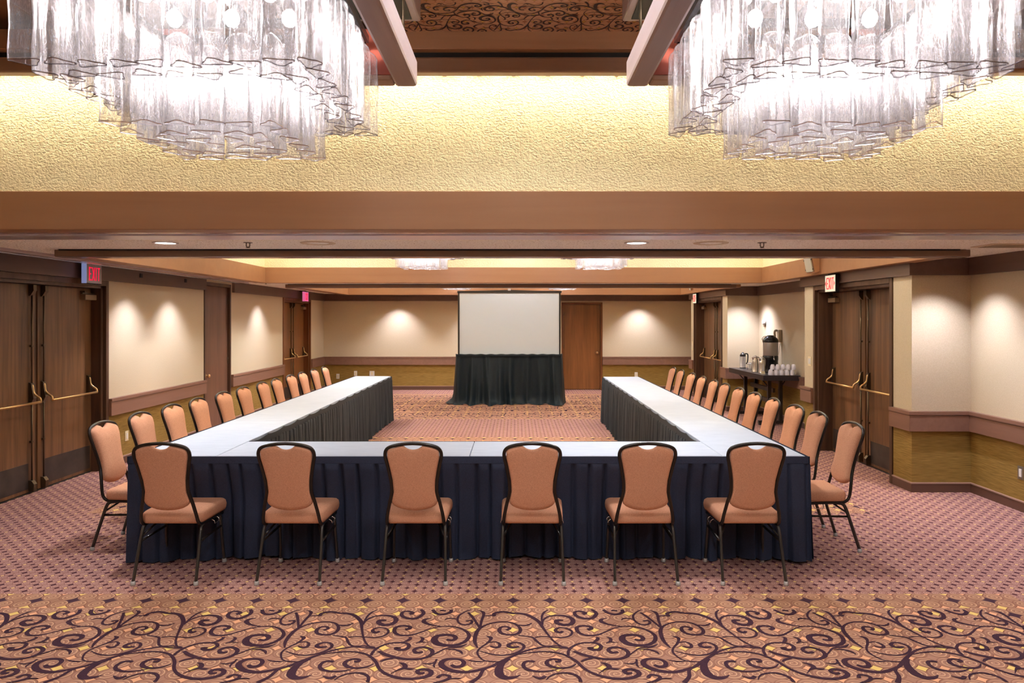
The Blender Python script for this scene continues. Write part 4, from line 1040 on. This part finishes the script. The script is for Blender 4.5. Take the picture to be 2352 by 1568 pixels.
def pitcher(x, y, h, rz, label):
    p = thing('steel_pitcher', label, 'pitcher', (x, y, CZ), rz, 'steel pitchers on the coffee table')
    MB().lathe([(.001, 0), (.056, 0), (.058, .006), (.056, .012), (.052, h * .55), (.048, h * .75), (.040, h * .82), (.042, h * .86)], (0, 0, 0), 28, cap=True).build('body', M['chrome'], p)
    MB().lathe([(.043, h * .86), (.044, h * .90), (.030, h * .96), (.010, h * .98), (.009, h), (.001, h)], (0, 0, 0), 24).build('lid', M['chrome'], p)
    MB().tube(curve([(0, -.040, h * .86), (0, -.075, h * .88), (0, -.090, h * .70), (0, -.085, h * .45), (0, -.056, h * .25)], 5), .009, 8).build('handle', M['chrome'], p)
    MB().tube([(0, .035, h * .78), (0, .055, h * .86), (0, .066, h * .90)], [.018, .013, .009], 8).build('spout', M['chrome'], p)
pitcher(4.06, 12.17, .275, 2.2, 'polished steel pitcher standing closest to the coffee urn')
pitcher(4.03, 12.42, .285, 2.0, 'polished steel pitcher half hidden behind the one by the urn')
p = thing('thermal_carafe', 'slim steel carafe with black lid and handle standing apart on the table', 'carafe', (4.13, 13.42, CZ))
MB().lathe([(.001, 0), (.054, 0), (.054, .012), (.052, .014), (.052, .215), (.050, .22)], (0, 0, 0), 28).build('body', M['steel'], p)
MB().lathe([(.055, .0), (.056, .014), (.05, .016)], (0, 0, 0), 28).build('base', M['blackplastic'], p)
MB().lathe([(.052, .215), (.052, .24), (.040, .265), (.022, .275), (.020, .29), (.001, .292)], (0, 0, 0), 24).build('lid', M['blackplastic'], p)
MB().tube(curve([(.03, -.02, .262), (.075, -.02, .262), (.088, -.02, .22), (.080, -.02, .12), (.054, -.02, .08)], 5), .011, 8).build('handle', M['blackplastic'], p)
d = thing('sugar_caddy', 'small wire caddy of white packets between carafe and pitchers', 'caddy', (4.15, 12.95, CZ), .5)
mb = MB()
for z in (.02, .10, .125): mb.tube([(-.07, -.045, z), (.07, -.045, z), (.07, .045, z), (-.07, .045, z), (-.07, -.045, z)], .004, 6)
for x in (-.07, .07):
    for y in (-.045, .045): mb.tube([(x, y, 0), (x, y, .125)], .004, 6)
mb.build('wire_rack', M['chrome'], d)
MB().box(-.06, .06, -.035, .035, .024, .118, .006).build('packet', M['white'], d)
ts = thing('table_sign', 'tiny cream folded card at the foot of the steel pitchers', 'card', (4.03, 12.02, CZ), .3)
mb = MB(); mb.prism([(-.02, 0), (.02, 0), (.002, .045), (-.002, .045)], -.03, .03, 'YZ'); mb.build('folded_card', M['ivory'], ts)
# cups, upside down, two layers
def cup_proto():
    r = empty('coffee_cup')
    MB().lathe([(.040, 0), (.0405, .004), (.039, .03), (.034, .062), (.027, .076), (.024, .080), (.024, .084), (.021, .084), (.020, .079), (.001, .079)], (0, 0, 0), 24, cap=False).build('cup_body', M['china'], r)
    MB().tube(curve([(.036, 0, .052), (.056, 0, .052), (.062, 0, .036), (.054, 0, .018), (.038, 0, .016)], 5), .004, 8).build('handle', M['china'], r)
    return r
cp = cup_proto(); first = True; rc = random.Random(3)
cups = [(4.078 + .0838 * i, 11.775, 0, 'front bottom row', i) for i in range(5)] + [(4.10 + .0835 * i, 11.862, 0, 'rear bottom row', i) for i in range(5)] + [(4.115 + .0835 * i, 11.815, .086, 'top layer', i) for i in range(4)] + [(4.449, 11.815, .086, 'top layer', 4)]
for x, y, z, row, i in cups:
    c = cp if first else copy_tree(cp); first = False
    c.location = (x, y, CZ + z); c.rotation_euler = (0, 0, (PI / 2 if row == 'rear bottom row' else -PI / 2) + rc.uniform(-.35, .35))
    tag(c, 'white cup turned upside down in the %s, %s from the urn' % (row, ORD[i]), 'cup', 'upside down coffee cups')
# phone and sensor on the alcove wall
ph = thing('wall_phone', 'beige wall telephone above the coffee urn', 'telephone', (XR, 12.62, 1.33), PI / 2)
MB().box(-.055, .055, 0, .055, 0, .215, .008).build('phone_body', M['beige'], ph)
MB().tube(curve([(.02, .060, .20), (.02, .095, .195), (.02, .105, .16), (.02, .098, .11), (.02, .105, .06), (.02, .095, .025), (.02, .060, .02)], 5), [.020] * 31, 8).build('handset', M['beige'], ph)
MB().box(-.045, -.01, .054, .060, .05, .16, .002).build('keypad', M['ivory'], ph)
MB().tube(curve([(.02, .085, .02), (.03, .08, -.15), (.02, .07, -.24), (-.02, .05, -.20), (-.03, .03, -.02)], 6), .0035, 6).build('cord', M['beige'], ph)
MB().tube(curve([(-.04, .008, 0), (-.045, .008, -.2), (-.05, .008, -.48)], 4), .003, 6).build('wall_cable', M['ivory'], ph)
sn = thing('wall_sensor', 'small rounded white sensor on the alcove wall above the carafe', 'sensor', (XR, 13.42, 1.62), PI / 2)
MB().lathe([(.060, 0), (.060, -.02), (.045, -.045), (.02, -.055), (.001, -.056)], (0, 0, .05), 20, axis='Y').build('sensor_dome', M['white'], sn)
MB().box(-.03, .03, 0, .035, -.03, .01, .004).build('sensor_base', M['beige'], sn)

# ------------------------------------------------------------------ light
def spot(x, y, z, power, ang, tgt, col=(1, .93, .96), blend=.35, rad=.025):
    l = bpy.data.lights.new('recessed_and_fill_spot', 'SPOT'); l.energy = power; l.spot_size = math.radians(ang); l.spot_blend = blend  # serves the recessed lamps and the added fill spots alike
    l.color = col; l.shadow_soft_size = rad
    o = bpy.data.objects.new('recessed_and_fill_spot', l); COL.objects.link(o); o.location = (x, y, z)
    o.rotation_euler = (Vector(tgt) - Vector((x, y, z))).to_track_quat('-Z', 'Y').to_euler()
zs = ZC - .02
WASH = 46
def wash(x, y, k=1.0): spot(x, y, zs, WASH * k, 102, (x, y, 0), (.82, .82, 1.0), .85)
for y in (8.85, 9.95, 13.35, 5.2): wash(XL + .40, y)
for x in (-2.85, -.9, 2.98): wash(x, YB - .40, 1.2)
wash(4.15, 13.77 - .40); wash(XR - .40, 13.15, .6)
wash(4.14, 7.35 - .40); wash(XR - .42, 5.9); wash(XR - .42, 3.6)
for x, y in ((-2.785, 5.84), (.954, 5.84), (-2.9, 11.95), (.9, 11.95), (-3.78, 12.35)): spot(x, y, zs, 40, 120, (x, y, 0), (.95, .96, 1), .8)
AMB_FILL = 42; AC = (.94, .96, 1.0)  # unseen fill spots added in the recesses to brighten the whole room
for k, ys in ((0, (-1.2, .9)), (1, (7.6, 10.4)), (2, (13.9, 16.1))):
    for y in ys:
        for x in (-2.75, -.03, 2.65): spot(x, y, ZT - .02, AMB_FILL, 150, (x, y, 0), AC, .6, .10)
for x in (-2.75, 2.75): spot(x, 2.6, ZT - .02, AMB_FILL * .8, 150, (x, 2.6, 0), AC, .6, .10)  # more added fill, to lift the stucco wall
spot(.03, 3.3, 3.37, AMB_FILL * .7, 150, (.03, 3.3, 0), AC, .6, .08)  # added fill under the panel, out of view, brightens stucco and fascia
spot(.05, 2.7, 3.37, AMB_FILL, 150, (.05, 2.7, 0), AC, .6, .10)

w = bpy.data.worlds.new('world'); SC.world = w; w.use_nodes = True
w.node_tree.nodes['Background'].inputs[0].default_value = (.9, .85, .8, 1); w.node_tree.nodes['Background'].inputs[1].default_value = .05

SC.view_settings.view_transform = 'Standard'; SC.view_settings.look = 'None'
SC.view_settings.exposure = 1.47; SC.view_settings.gamma = 1.0; SC.view_settings.use_curve_mapping = False
c = SC.cycles
c.max_bounces = 10; c.diffuse_bounces = 4; c.use_adaptive_sampling = True; c.adaptive_threshold = .1; c.use_light_tree = False; c.glossy_bounces = 3; c.transmission_bounces = 4; c.transparent_max_bounces = 20
c.caustics_reflective = False; c.caustics_refractive = False; c.sample_clamp_indirect = 4.0
try: c.use_denoising = True; c.denoiser = 'OPENIMAGEDENOISE'
except Exception: pass
